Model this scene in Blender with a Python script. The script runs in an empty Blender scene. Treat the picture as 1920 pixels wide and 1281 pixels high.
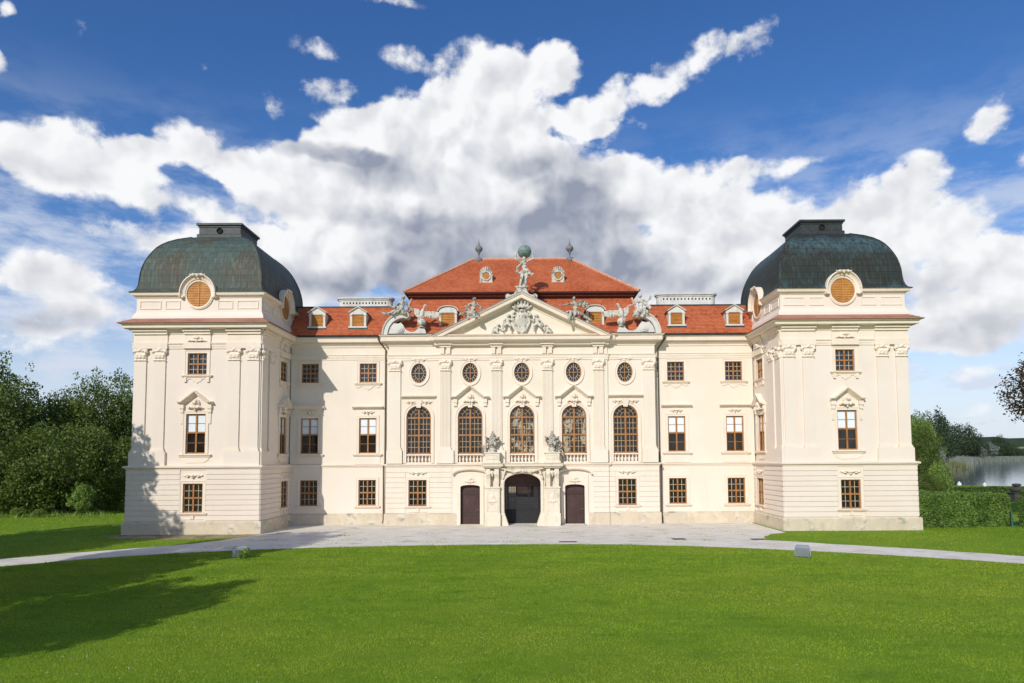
import bpy, bmesh, math, random
import numpy as np
from mathutils import Vector, Matrix, Euler, noise as mnoise
random.seed(7); rng = np.random.default_rng(11)
SC = bpy.context.scene; COL = SC.collection; PI = math.pi; R = math.radians

# ------------------------------------------------------------------ materials
def new_mat(name):
    m = bpy.data.materials.new(name); m.use_nodes = True
    nt = m.node_tree; b = nt.nodes['Principled BSDF']
    return m, nt, b
def N(nt, t, **kw):
    n = nt.nodes.new(t)
    for k, v in kw.items():
        if k in n.inputs: n.inputs[k].default_value = v
        else: setattr(n, k, v)
    return n
def L(nt, a, b): nt.links.new(a, b)
def noise_fac(nt, vec, scale, detail=6, lo=.35, hi=.65, rough=.6, stretch=None):
    if stretch:
        mp = N(nt, 'ShaderNodeMapping'); mp.inputs['Scale'].default_value = stretch
        L(nt, vec, mp.inputs['Vector']); vec = mp.outputs[0]
    n = N(nt, 'ShaderNodeTexNoise'); n.inputs['Scale'].default_value = scale
    n.inputs['Detail'].default_value = detail; n.inputs['Roughness'].default_value = rough
    L(nt, vec, n.inputs['Vector'])
    r = N(nt, 'ShaderNodeMapRange'); r.inputs['From Min'].default_value = lo; r.inputs['From Max'].default_value = hi
    L(nt, n.outputs['Fac'], r.inputs['Value'])
    return r.outputs[0]
def mixc(nt, fac, a, b, mode='MIX'):
    m = N(nt, 'ShaderNodeMix', data_type='RGBA', blend_type=mode)
    for sock, v in ((m.inputs['Factor'], fac), (m.inputs['A'], a), (m.inputs['B'], b)):
        if isinstance(v, (int, float)): sock.default_value = v
        elif isinstance(v, tuple): sock.default_value = v if len(v) == 4 else (*v, 1)
        else: L(nt, v, sock)
    return m.outputs['Result']
def mulf(nt, a, b):
    m = N(nt, 'ShaderNodeMath', operation='MULTIPLY')
    for s, v in ((m.inputs[0], a), (m.inputs[1], b)):
        if isinstance(v, (int, float)): s.default_value = v
        else: L(nt, v, s)
    return m.outputs[0]
def bump(nt, b, h, strength=.3, dist=.02):
    n = N(nt, 'ShaderNodeBump'); n.inputs['Strength'].default_value = strength; n.inputs['Distance'].default_value = dist
    L(nt, h, n.inputs['Height']); L(nt, n.outputs[0], b.inputs['Normal'])
def surf(name, c1, c2, rough=.85, scale=.6, lo=.35, hi=.65, layers=(), bsc=0, bst=.3, bdist=.02, coord='Object', spec=.3, metal=0):
    """layers: (colour, scale, lo, hi, amount, stretch)"""
    m, nt, b = new_mat(name)
    tc = N(nt, 'ShaderNodeTexCoord'); v = tc.outputs[coord]
    col = mixc(nt, noise_fac(nt, v, scale, lo=lo, hi=hi), c1, c2)
    for (c, s, l, h, amt, st) in layers:
        col = mixc(nt, mulf(nt, noise_fac(nt, v, s, lo=l, hi=h, stretch=st), amt), col, c)
    L(nt, col, b.inputs['Base Color'])
    b.inputs['Roughness'].default_value = rough; b.inputs['Specular IOR Level'].default_value = spec; b.inputs['Metallic'].default_value = metal
    if bsc:
        n = N(nt, 'ShaderNodeTexNoise'); n.inputs['Scale'].default_value = bsc; n.inputs['Detail'].default_value = 5
        L(nt, v, n.inputs['Vector']); bump(nt, b, n.outputs['Fac'], bst, bdist)
    return m
M = {}
M['plaster'] = surf('plaster', (.82,.71,.595), (.79,.67,.55), .9, .35, layers=[((.66,.53,.40), .8, .56, .8, .35, (1,1,.14)), ((.82,.68,.59), .22, .5, .75, .6, None), ((.6,.52,.42), 3.0, .66, .82, .2, (1,1,.3))], bsc=14, bst=.12, bdist=.01)
M['cream'] = surf('cream_plaster', (.82,.725,.59), (.79,.685,.545), .9, .35, layers=[((.66,.53,.38), .8, .55, .8, .4, (1,1,.14)), ((.83,.72,.62), .22, .5, .75, .6, None), ((.6,.52,.42), 3.0, .64, .82, .25, (1,1,.3))], bsc=14, bst=.12, bdist=.01)
M['trim'] = surf('trim_plaster', (.85,.73,.595), (.80,.665,.525), .9, .5, layers=[((.60,.50,.39), 1.6, .56, .76, .35, (1,1,.35))], bsc=18, bst=.12, bdist=.01)
M['plinth'] = surf('plinth_render', (.66,.55,.40), (.60,.51,.38), .95, .5, layers=[((.72,.64,.50), 1.1, .5, .62, .8, None), ((.25,.26,.19), 1.1, .56, .70, .85, (1,1,1.6)), ((.47,.40,.30), 2.6, .5, .75, .6, (1,1,.3)), ((.78,.66,.46), .6, .55,.7,.6,None)], bsc=9, bst=.4, bdist=.02)
M['stone'] = surf('weathered_stone', (.53,.48,.39), (.43,.39,.31), .9, 2.2, layers=[((.085,.075,.058), 4.6, .48, .58, .85, (1,1,.6)), ((.62,.60,.55), 6, .55, .66, .7, None)], bsc=14, bst=.5, bdist=.03)
M['pale_stone'] = surf('pale_stone', (.68,.63,.54), (.57,.52,.44), .9, 2.0, layers=[((.17,.155,.12), 4.4, .50, .62, .8, (1,1,.6))], bsc=14, bst=.4, bdist=.02)
M['mossy'] = surf('mossy_stone', (.80,.71,.56), (.74,.64,.49), .9, 1.5, layers=[((.40,.37,.29), 2.2, .56, .72, .55, (1,1,.5)), ((.62,.55,.43), 5, .5, .7, .5, None)], bsc=12, bst=.4, bdist=.02)
M['tympan'] = surf('tympanum_plaster', (.82,.74,.60), (.78,.68,.53), .9, .6, bsc=10, bst=.2, bdist=.01)
M['wood'] = surf('oak_frame', (.43,.20,.065), (.33,.14,.042), .5, 3, layers=[((.18,.07,.02), 9, .5, .7, .4, (1,1,.2))], spec=.4)
M['shutter'] = surf('orange_shutter_wood', (.56,.26,.065), (.44,.18,.04), .6, 2.5, layers=[((.26,.10,.03), 4, .55, .75, .6, (.4,1,4))])
M['bar'] = surf('glazing_bar', (.62,.53,.38), (.54,.44,.30), .6, 5)
M['door'] = surf('dark_brown_door', (.072,.036,.030), (.055,.026,.022), .55, 2, layers=[((.11,.06,.05), 6, .55, .75, .5, (1,1,.2))], spec=.4)
M['iron'] = surf('black_iron', (.018,.017,.017), (.03,.028,.027), .5, 6)
M['zinc'] = surf('dark_zinc', (.032,.036,.036), (.055,.06,.058), .5, 3, metal=.2, bsc=4, bst=.1)
M['lead'] = surf('light_lead', (.30,.31,.32), (.22,.23,.24), .5, 3, metal=.2)
M['blind'] = surf('white_blind', (.80,.84,.85), (.76,.80,.80), .25, 2, spec=.5)
M['rust'] = surf('brown_downpipe', (.10,.085,.065), (.075,.062,.05), .5, 3)
M['verdigris'] = surf('verdigris_copper', (.15,.225,.185), (.21,.285,.24), .65, 1.6, layers=[((.045,.085,.06), 3.2, .52, .66, .8, (1,1,.4)), ((.3,.48,.4), 6, .6, .75, .5, None)])
M['chim'] = surf('chimney_render', (.74,.71,.66), (.62,.59,.53), .9, 1.2, layers=[((.33,.31,.28), 2.5, .55, .75, .6, (1,1,.5))])
M['dark'] = surf('dark_void', (.012,.011,.01), (.02,.018,.016), .9, 2)
M['red'] = surf('red_enamel', (.45,.03,.03), (.4,.03,.03), .4, 2)
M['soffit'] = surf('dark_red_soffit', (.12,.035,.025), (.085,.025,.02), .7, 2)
M['grey'] = surf('grey_housing', (.33,.36,.39), (.27,.30,.33), .5, 3, layers=[((.5,.5,.5), 7, .6, .75, .4, None)])
M['white'] = surf('white_render', (.70,.665,.60), (.63,.59,.52), .85, 1.5, layers=[((.33,.31,.27), 2.4, .56, .74, .6, (1,1,.4))])
M['bark'] = surf('bark', (.09,.07,.05), (.05,.04,.03), .95, 4, bsc=12, bst=.8, bdist=.05)
M['ridge'] = surf('mortared_ridge_tile', (.66,.40,.28), (.56,.29,.18), .9, 4)
M['tymwood'] = surf('brown_tympanum_wood', (.15,.085,.075), (.12,.065,.058), .6, 2)
M['finial'] = surf('grey_finial_metal', (.22,.22,.21), (.14,.14,.135), .6, 3)
M['bluepost'] = surf('blue_green_post', (.03,.17,.22), (.025,.13,.17), .5, 3)
M['greenpost'] = surf('green_post', (.02,.10,.07), (.015,.08,.06), .5, 3)
M['darkstone'] = surf('dark_stone', (.075,.072,.068), (.045,.043,.042), .9, 2)

def glass_mat(name, c, rough=.04):
    m, nt, b = new_mat(name)
    tc = N(nt, 'ShaderNodeTexCoord')
    col = mixc(nt, noise_fac(nt, tc.outputs['Object'], .9, detail=2), c, tuple(x*.45 for x in c))
    L(nt, col, b.inputs['Base Color']); b.inputs['Roughness'].default_value = rough
    b.inputs['IOR'].default_value = 1.52; b.inputs['Specular IOR Level'].default_value = .5
    n = N(nt, 'ShaderNodeTexNoise'); n.inputs['Scale'].default_value = 2.2; L(nt, tc.outputs['Object'], n.inputs['Vector'])
    bump(nt, b, n.outputs['Fac'], .12, .02)
    return m
M['glass'] = glass_mat('window_glass', (.030,.024,.019))
M['glass2'] = glass_mat('upper_window_glass', (.034,.035,.042))

def painted_reflection_glass():
    m, nt, b = new_mat('window_glass_painted_reflections'); tc = N(nt,'ShaderNodeTexCoord'); v = tc.outputs['Object']
    col = mixc(nt, noise_fac(nt,v,1.7,detail=3,lo=.50,hi=.56,stretch=(1.4,1,.8)), (.030,.024,.019), (.42,.36,.25))  # pale patches paint reflections and a lit interior into the pane colour
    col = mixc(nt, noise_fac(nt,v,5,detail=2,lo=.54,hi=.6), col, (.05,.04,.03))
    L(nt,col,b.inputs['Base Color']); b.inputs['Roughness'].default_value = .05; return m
M['glass_painted_refl'] = painted_reflection_glass()
M['lattice'] = surf('tan_lattice', (.60,.42,.23), (.50,.33,.17), .6, 4)
def tile_mat(name, c1, c2, c3, bw, bh):
    m, nt, b = new_mat(name)
    uv = N(nt, 'ShaderNodeUVMap'); tc = N(nt, 'ShaderNodeTexCoord')
    br = N(nt, 'ShaderNodeTexBrick'); br.offset = .5
    br.inputs['Scale'].default_value = 1; br.inputs['Brick Width'].default_value = bw; br.inputs['Row Height'].default_value = bh
    br.inputs['Mortar Size'].default_value = .012; br.inputs['Mortar Smooth'].default_value = .3
    br.inputs['Color1'].default_value = (*c1,1); br.inputs['Color2'].default_value = (*c2,1); br.inputs['Mortar'].default_value = (*[x*.45 for x in c1],1)
    L(nt, uv.outputs[0], br.inputs['Vector'])
    col = mixc(nt, mulf(nt, noise_fac(nt, tc.outputs['Object'], .5, lo=.4, hi=.7), .6), br.outputs['Color'], c3)
    col = mixc(nt, mulf(nt, noise_fac(nt, tc.outputs['Object'], 5, lo=.55, hi=.8), .35), col, tuple(x*.5 for x in c1))
    L(nt, col, b.inputs['Base Color']); b.inputs['Roughness'].default_value = .85; b.inputs['Specular IOR Level'].default_value = .25
    bump(nt, b, br.outputs['Fac'], -.4, .02)
    return m
M['tile'] = tile_mat('red_clay_tile', (.60,.17,.07), (.42,.10,.04), (.62,.21,.095), .19, .17)
M['oldtile'] = tile_mat('old_pink_tile', (.46,.20,.13), (.38,.15,.10), (.52,.27,.19), .19, .17)
def copper_mat(name, base, light, brown):
    m, nt, b = new_mat(name)
    uv = N(nt, 'ShaderNodeUVMap'); tc = N(nt, 'ShaderNodeTexCoord')
    br = N(nt, 'ShaderNodeTexBrick'); br.offset = .5
    br.inputs['Scale'].default_value = 1; br.inputs['Brick Width'].default_value = .55; br.inputs['Row Height'].default_value = .5
    br.inputs['Mortar Size'].default_value = .016; br.inputs['Mortar Smooth'].default_value = .2
    br.inputs['Color1'].default_value = (.78,.78,.78,1); br.inputs['Color2'].default_value = (1,1,1,1); br.inputs['Mortar'].default_value = (.42,.42,.42,1)
    L(nt, uv.outputs[0], br.inputs['Vector'])
    v = tc.outputs['Object']
    sx = N(nt, 'ShaderNodeSeparateXYZ'); L(nt, v, sx.inputs[0])
    # verdigris runs in ragged belts: near the top of the bell and along its foot
    ht = noise_fac(nt, v, .5, lo=.2, hi=.8, stretch=(1.3,1.3,.1))
    ad = N(nt, 'ShaderNodeMath', operation='MULTIPLY_ADD'); L(nt, ht, ad.inputs[0]); ad.inputs[1].default_value = 1.5; L(nt, sx.outputs[2], ad.inputs[2])
    b1 = N(nt, 'ShaderNodeMapRange'); b1.inputs['From Min'].default_value = 20.7; b1.inputs['From Max'].default_value = 21.5; L(nt, ad.outputs[0], b1.inputs['Value'])
    b2 = N(nt, 'ShaderNodeMapRange'); b2.inputs['From Min'].default_value = 22.7; b2.inputs['From Max'].default_value = 22.1; L(nt, ad.outputs[0], b2.inputs['Value'])
    b3 = N(nt, 'ShaderNodeMapRange'); b3.inputs['From Min'].default_value = 18.5; b3.inputs['From Max'].default_value = 17.9; L(nt, ad.outputs[0], b3.inputs['Value'])
    belt = mulf(nt, b1.outputs[0], b2.outputs[0])
    mx = N(nt, 'ShaderNodeMath', operation='MAXIMUM'); L(nt, belt, mx.inputs[0]); L(nt, b3.outputs[0], mx.inputs[1])
    st = noise_fac(nt, v, 2.2, lo=.34, hi=.60, stretch=(1.8,1.8,.09))
    fac = mulf(nt, mx.outputs[0], st)
    col = mixc(nt, noise_fac(nt, v, .5, lo=.4, hi=.62, stretch=(1,1,.5)), base, brown)
    col = mixc(nt, mulf(nt, noise_fac(nt, v, 3.4, lo=.5, hi=.68, stretch=(2,2,.10)), .75), col, tuple(min(1, x*2.1) for x in base))
    col = mixc(nt, fac, col, light)
    col = mixc(nt, 1.0, col, br.outputs['Color'], 'MULTIPLY')
    L(nt, col, b.inputs['Base Color']); b.inputs['Roughness'].default_value = .6; b.inputs['Specular IOR Level'].default_value = .25
    bump(nt, b, br.outputs['Fac'], -.35, .02)
    return m
M['copper'] = copper_mat('streaked_copper', (.060,.084,.070), (.082,.118,.102), (.080,.069,.042))
M['copper2'] = copper_mat('dark_copper', (.030,.040,.034), (.065,.115,.128), (.034,.034,.024))

def leaf_mat(name, c1, c2, trans=.3):
    m, nt, b = new_mat(name)
    g = N(nt, 'ShaderNodeNewGeometry'); tc = N(nt, 'ShaderNodeTexCoord')
    col = mixc(nt, g.outputs['Random Per Island'], c1, c2)
    col = mixc(nt, mulf(nt, noise_fac(nt, tc.outputs['Object'], .45, lo=.4, hi=.65), .55), col, tuple(x*1.5 for x in c2))
    L(nt, col, b.inputs['Base Color']); b.inputs['Roughness'].default_value = .55; b.inputs['Specular IOR Level'].default_value = .3
    t = N(nt, 'ShaderNodeBsdfTranslucent'); L(nt, mixc(nt, .5, col, (.16,.24,.02)), t.inputs['Color'])
    mx = N(nt, 'ShaderNodeMixShader'); mx.inputs[0].default_value = trans
    L(nt, b.outputs[0], mx.inputs[1]); L(nt, t.outputs[0], mx.inputs[2])
    L(nt, mx.outputs[0], nt.nodes['Material Output'].inputs['Surface'])
    return m
M['leaf'] = leaf_mat('green_leaves', (.024,.050,.010), (.165,.225,.042))
M['leaf_dark'] = leaf_mat('dark_leaves', (.014,.032,.008), (.095,.15,.03))
M['leaf_light'] = leaf_mat('light_leaves', (.09,.16,.03), (.27,.38,.08))
M['leaf_silver'] = leaf_mat('silver_leaves', (.16,.19,.15), (.26,.29,.24))
M['leaf_red'] = leaf_mat('copper_red_leaves', (.045,.040,.018), (.13,.065,.04))
M['leaf_far'] = leaf_mat('far_leaves', (.022,.040,.016), (.045,.072,.03), .15)
M['leaf_hedge'] = leaf_mat('hedge_leaves', (.04,.09,.016), (.17,.27,.05))
M['reed'] = leaf_mat('reed_blades', (.16,.18,.08), (.26,.26,.13))

# ------------------------------------------------------------------ objects
def prop(o, label=None, cat=None, group=None, kind=None):
    if label: o['label'] = label
    if cat: o['category'] = cat
    if group: o['group'] = group
    if kind: o['kind'] = kind
    return o
def link(name, me, parent=None):
    o = bpy.data.objects.new(name, me); COL.objects.link(o)
    if parent is not None: o.parent = parent
    return o
def thing(name, label, cat, loc=(0,0,0), group=None, rz=0):
    o = link(name, None); o.location = loc; o.rotation_euler = (0,0,rz); o.empty_display_size = .3
    return prop(o, label, cat, group)

def front(y0): return lambda u, w, z: (u, y0 - w, z)
def sideP(x0): return lambda u, w, z: (x0 + w, u, z)
def sideN(x0): return lambda u, w, z: (x0 - w, u, z)
def shift(T, du=0, dw=0, dz=0): return lambda u, w, z: T(u+du, w+dw, z+dz)

class MB:
    def __init__(s): s.v = []; s.f = []; s.uv = []
    def add(s, vs, fs, uvs=None):
        b = len(s.v); s.v += [tuple(v) for v in vs]
        for i, f in enumerate(fs):
            s.f.append([b+k for k in f]); s.uv.append(uvs[i] if uvs else None)
        return s
    def box(s, T, u0, u1, w0, w1, z0, z1):
        vs = [T(u,w,z) for z in (z0,z1) for w in (w0,w1) for u in (u0,u1)]
        return s.add(vs, [(0,1,3,2),(4,6,7,5),(0,4,5,1),(2,3,7,6),(0,2,6,4),(1,5,7,3)])
    def prism(s, T, poly, w0, w1):
        n = len(poly); vs = [T(u,w0,z) for u,z in poly] + [T(u,w1,z) for u,z in poly]
        fs = [tuple(range(n)), tuple(range(2*n-1, n-1, -1))] + [(i,(i+1)%n,n+(i+1)%n,n+i) for i in range(n)]
        return s.add(vs, fs)
    def rows(s, rws, closed_rows=False, closed_cols=False):
        """rws: list of equal-length point rows -> quad grid"""
        n = len(rws[0]); vs = [p for r in rws for p in r]; fs = []
        m = len(rws)
        for i in range(m if closed_rows else m-1):
            for j in range(n if closed_cols else n-1):
                a, b = i*n+j, i*n+(j+1)%n; c, d = ((i+1)%m)*n+(j+1)%n, ((i+1)%m)*n+j
                fs.append((a,b,c,d))
        return s.add(vs, fs)
    def sweep(s, T, path, prof, closed=False, side=1):
        """planar path [(u,z)], prof [(a,w)]: a = distance to the side of the path, w = projection; mitred"""
        n = len(path); nor = []
        for i in range(n):
            d = []
            if closed or i > 0: p, q = path[i-1], path[i]; d.append((q[0]-p[0], q[1]-p[1]))
            if closed or i < n-1: p, q = path[i], path[(i+1) % n]; d.append((q[0]-p[0], q[1]-p[1]))
            ns = []
            for dx, dz in d:
                l = math.hypot(dx, dz) or 1; ns.append((-dz/l*side, dx/l*side))
            ax, az = sum(k[0] for k in ns), sum(k[1] for k in ns); l = math.hypot(ax, az) or 1; ax, az = ax/l, az/l
            c = max(.35, ax*ns[0][0] + az*ns[0][1]); nor.append((ax/c, az/c))
        rws = [[T(p[0]+k[0]*a, w, p[1]+k[1]*a) for a, w in prof] for p, k in zip(path, nor)]
        s.rows(rws, closed_rows=closed)
        if not closed:
            for r in (rws[0], rws[-1]): s.add(r, [tuple(range(len(r)))])
        return s
    def plan(s, path, prof, closed=False, side=1):
        """path [(x,y)] in plan, prof [(out,z)]"""
        return s.sweep(lambda u, w, z: (u, z, w), path, prof, closed, side)
    def lathe(s, c, prof, n=16, sx=1, sy=1):
        rws = [[(c[0]+r*math.cos(2*PI*k/n)*sx, c[1]+r*math.sin(2*PI*k/n)*sy, c[2]+z) for k in range(n)] for r, z in prof]
        return s.rows(rws, closed_cols=True)
    def tube(s, pts, rad, n=8):
        pts = [Vector(p) for p in pts]
        if isinstance(rad, (int, float)): rad = [rad]*len(pts)
        rws = []; up = Vector((0.13,.2,1)).normalized()
        for i, p in enumerate(pts):
            d = (pts[min(i+1,len(pts)-1)] - pts[max(i-1,0)]).normalized()
            a = d.cross(up)
            if a.length < 1e-3: a = d.cross(Vector((1,0,0)))
            a.normalize(); b = d.cross(a)
            rws.append([tuple(p + (a*math.cos(2*PI*k/n) + b*math.sin(2*PI*k/n))*rad[i]) for k in range(n)])
        s.rows(rws, closed_cols=True)
        for r in (rws[0], rws[-1]): s.add(r, [tuple(range(n))])
        return s
    def build(s, name, mat, parent=None, smooth=False, recalc=True):
        me = bpy.data.meshes.new(name); me.from_pydata(s.v, [], s.f); me.update()
        if any(u is not None for u in s.uv):
            lay = me.uv_layers.new(name='UVMap')
            for p, u in zip(me.polygons, s.uv):
                if u is not None:
                    for li, q in zip(p.loop_indices, u): lay.data[li].uv = q
        if recalc:
            bm = bmesh.new(); bm.from_mesh(me); bmesh.ops.recalc_face_normals(bm, faces=bm.faces); bm.to_mesh(me); bm.free()
        if smooth: me.polygons.foreach_set('use_smooth', [True]*len(me.polygons))
        me.materials.append(M[mat] if isinstance(mat, str) else mat)
        return link(name, me, parent)

def ell(c, a, b, n, t0=0, t1=2*PI, skip_end=False):
    k = n if skip_end else n+1
    return [(c[0]+a*math.cos(t0+(t1-t0)*i/n), c[1]+b*math.sin(t0+(t1-t0)*i/n)) for i in range(k)]

def outline(op):
    """opening outline (u,z), counter-clockwise"""
    u, h = op['u'], op['h']
    if op['k'] == 'rect': return [(u-h,op['z0']),(u+h,op['z0']),(u+h,op['z1']),(u-h,op['z1'])]
    if op['k'] == 'oval': return ell((u,(op['z0']+op['z1'])/2), h, (op['z1']-op['z0'])/2, 32, skip_end=True)
    a = ell((u,op['sp']), h, op['z1']-op['sp'], 20, 0, PI)
    return [(u-h,op['z0']),(u+h,op['z0'])] + a
def wall(mb, T, u0, u1, z0, z1, ops, depth=.3):
    us = sorted({u0,u1,*[o['u']-o['h'] for o in ops],*[o['u']+o['h'] for o in ops]})
    zs = sorted({z0,z1,*[o['z0'] for o in ops],*[o['z1'] for o in ops]})
    us = [u for u in us if u0-1e-6 <= u <= u1+1e-6]; zs = [z for z in zs if z0-1e-6 <= z <= z1+1e-6]
    for a, b in zip(us, us[1:]):
        for c, d in zip(zs, zs[1:]):
            mu, mz = (a+b)/2, (c+d)/2
            if any(abs(mu-o['u']) < o['h'] and o['z0'] < mz < o['z1'] for o in ops): continue
            mb.add([T(a,0,c),T(b,0,c),T(b,0,d),T(a,0,d)], [(0,1,2,3)])
    for o in ops:
        ol = outline(o); n = len(ol)
        mb.add([T(u,0,z) for u,z in ol]+[T(u,-depth,z) for u,z in ol], [(i,(i+1)%n,n+(i+1)%n,n+i) for i in range(n)])
        if o['k'] == 'rect': continue
        c = (o['u'], o['sp'] if o['k'] == 'arch' else (o['z0']+o['z1'])/2)
        zb = o['sp'] if o['k'] == 'arch' else o['z0']
        pts = ell(c, o['h'], o['z1']-c[1], 24 if o['k'] == 'arch' else 48, 0, PI if o['k'] == 'arch' else 2*PI)
        def edge(p):
            du, dz = p[0]-c[0], p[1]-c[1]
            s = min([o['h']/abs(du)] if abs(du) > 1e-9 else [9e9])
            t = (o['z1']-c[1])/dz if dz > 1e-9 else ((zb-c[1])/dz if dz < -1e-9 else 9e9)
            k = min(s, t); return (c[0]+du*k, c[1]+dz*k)
        op_ = [edge(p) for p in pts]
        for i in range(len(pts)-1):
            q = [pts[i], op_[i]]
            # keep the corner of the cell
            for cu in (o['u']-o['h'], o['u']+o['h']):
                for cz in (o['z1'], o['z0']):
                    if abs(op_[i][0]-cu) < 1e-6 and abs(op_[i+1][1]-cz) < 1e-6 and abs(op_[i][1]-cz) > 1e-6: q.append((cu,cz))
                    elif abs(op_[i][1]-cz) < 1e-6 and abs(op_[i+1][0]-cu) < 1e-6 and abs(op_[i][0]-cu) > 1e-6: q.append((cu,cz))
            q += [op_[i+1], pts[i+1]]
            mb.add([T(u,0,z) for u,z in q], [tuple(range(len(q)))])

# sculpture: overlapping solids fused by a voxel remesh into one continuous surface
def sculpt(prims, voxel=.03, amp=.015, freq=7, folds=0):
    bm = bmesh.new()
    def put(geom_fn, mat4):
        r = geom_fn(); bmesh.ops.transform(bm, matrix=mat4, verts=r['verts'])
    for p in prims:
        k = p[0]
        if k == 'e':
            rot = Euler(p[3]).to_matrix().to_4x4() if len(p) > 3 else Matrix()
            put(lambda: bmesh.ops.create_icosphere(bm, subdivisions=2, radius=1), Matrix.Translation(p[1]) @ rot @ Matrix.Diagonal((*p[2],1)))
        elif k == 'b':
            rot = Euler(p[3]).to_matrix().to_4x4() if len(p) > 3 else Matrix()
            put(lambda: bmesh.ops.create_cube(bm, size=2), Matrix.Translation(p[1]) @ rot @ Matrix.Diagonal((*p[2],1)))
        else:                                   # 'c' chain of tapered limbs: [(point, radius), ...]
            ch = p[1]
            for (a, ra), (b, rb) in zip(ch, ch[1:]):
                A, B = Vector(a), Vector(b); d = B-A; l = d.length
                if l < 1e-4: continue
                q = d.to_track_quat('Z','Y').to_matrix().to_4x4()
                put(lambda: bmesh.ops.create_cone(bm, cap_ends=True, segments=12, radius1=ra, radius2=rb, depth=l), Matrix.Translation((A+B)/2) @ q)
            for a, ra in ch:
                put(lambda: bmesh.ops.create_icosphere(bm, subdivisions=2, radius=ra), Matrix.Translation(a))
    me = bpy.data.meshes.new('raw'); bm.to_mesh(me); bm.free()
    o = bpy.data.objects.new('raw', me); COL.objects.link(o)
    md = o.modifiers.new('r', 'REMESH'); md.mode = 'VOXEL'; md.voxel_size = voxel
    sm = o.modifiers.new('s', 'SMOOTH'); sm.factor = .5; sm.iterations = 2
    dg = bpy.context.evaluated_depsgraph_get()
    out = bpy.data.meshes.new_from_object(o.evaluated_get(dg))
    bpy.data.objects.remove(o); bpy.data.meshes.remove(me)
    if amp or folds:
        for v in out.vertices:
            d = mnoise.noise(v.co*freq)*amp
            if folds: d += folds*math.sin(v.co.x*38 + 9*mnoise.noise(v.co*2.2) + v.co.z*9)
            v.co += v.normal*d
    out.polygons.foreach_set('use_smooth', [True]*len(out.polygons))
    return out
def put_mesh(name, me, mat, parent=None, loc=(0,0,0), rot=(0,0,0), sc=(1,1,1)):
    if not me.materials: me.materials.append(M[mat])
    o = link(name, me, parent); o.location = loc; o.rotation_euler = rot; o.scale = sc
    return o

# ------------------------------------------------------------------ the palace
XT, HW = 23.35, 4.75            # tower axis, half width
YW, YR, YF = 6.14, 5.5, 5.38    # wing wall, central block wall, its middle three bays
PAL = thing('palace', 'cream baroque palace with two domed corner towers and a red tiled roof behind the lawn', 'palace')
P = PAL
def rect(u, h, z0, z1): return dict(k='rect', u=u, h=h, z0=z0, z1=z1)
def arch(u, h, z0, sp, z1): return dict(k='arch', u=u, h=h, z0=z0, sp=sp, z1=z1)
def oval(u, h, z0, z1): return dict(k='oval', u=u, h=h, z0=z0, z1=z1)

# ---- windows
FLAT = [(0,-.02),(0,.035),(.16,.035),(.16,.06),(.22,.06),(.22,-.02)]
def grid_bars(mb, T, u0, u1, z0, z1, nc, nr, w0=-.155, w1=-.125, t=.016):
    for i in range(1, nc): u = u0+(u1-u0)*i/nc; mb.box(T, u-t, u+t, w0, w1, z0, z1)
    for j in range(1, nr): z = z0+(z1-z0)*j/nr; mb.box(T, u0, u1, w0-.002, w1-.002, z-t, z+t)
def sash(T, u, h, z0, z1, zt, nc, nr, pane='glass', parent=P, blind=False, grille=False):
    f = MB(); a = .075
    f.box(T,u-h,u-h+a,-.2,-.08,z0,z1); f.box(T,u+h-a,u+h,-.2,-.08,z0,z1)
    f.box(T,u-h+a,u+h-a,-.2,-.08,z0,z0+a*1.2); f.box(T,u-h+a,u+h-a,-.2,-.08,z1-a,z1)
    f.box(T,u-.055,u+.055,-.19,-.07,z0+a*1.2,z1-a)
    for s in (-1,1):
        ua, ub = (u-h+a, u-.055) if s < 0 else (u+.055, u+h-a)
        f.box(T,ua,ub,-.19,-.075,zt-.06,zt+.06)
    w = f.build('window', 'wood', parent)
    g = MB()
    for s in (-1,1):
        ua, ub = (u-h+a, u-.055) if s < 0 else (u+.055, u+h-a)
        for (za, zb) in ((z0+a*1.2, zt-.06), (zt+.06, z1-a)): grid_bars(g, T, ua, ub, za, zb, nc, nr)
    g.build('glazing_bars', 'bar' if nc > 1 else 'wood', w)
    p = MB(); p.box(T,u-h+.03,u+h-.03,-.175,-.165,z0+.03,z1-.03); p.build('pane', pane, w)
    if blind:
        b = MB()
        for s in (-1,1):
            ua, ub = (u-h+a, u-.055) if s < 0 else (u+.055, u+h-a)
            b.box(T,ua,ub,-.164,-.158,zt+.06,z1-a)
        b.build('roller_blind', 'blind', w)
    if grille:
        k = MB()
        for i in range(1, 9): uu = u-h+2*h*i/9; k.box(T,uu-.014,uu+.014,-.30,-.272,z0+.05,z1-.05)
        for j in (1,2,3): zz = z0+(z1-z0)*j/4+.12; k.box(T,u-h+.05,u+h-.05,-.272,-.262,zz-.012,zz+.012)
    return w
def surround(T, u, h, z0, z1, w, prof=FLAT):
    m = MB(); m.sweep(T, [(u-h,z0),(u-h,z1),(u+h,z1),(u+h,z0)], prof); m.build('surround', 'trim', w)
def sill(T, u, h, z, w, ht=.16, out=.16):
    m = MB(); m.box(T,u-h,u+h,-.02,out*.6,z-ht,z-ht*.45); m.box(T,u-h-.05,u+h+.05,-.02,out,z-ht*.45,z); m.build('sill', 'trim', w)
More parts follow.
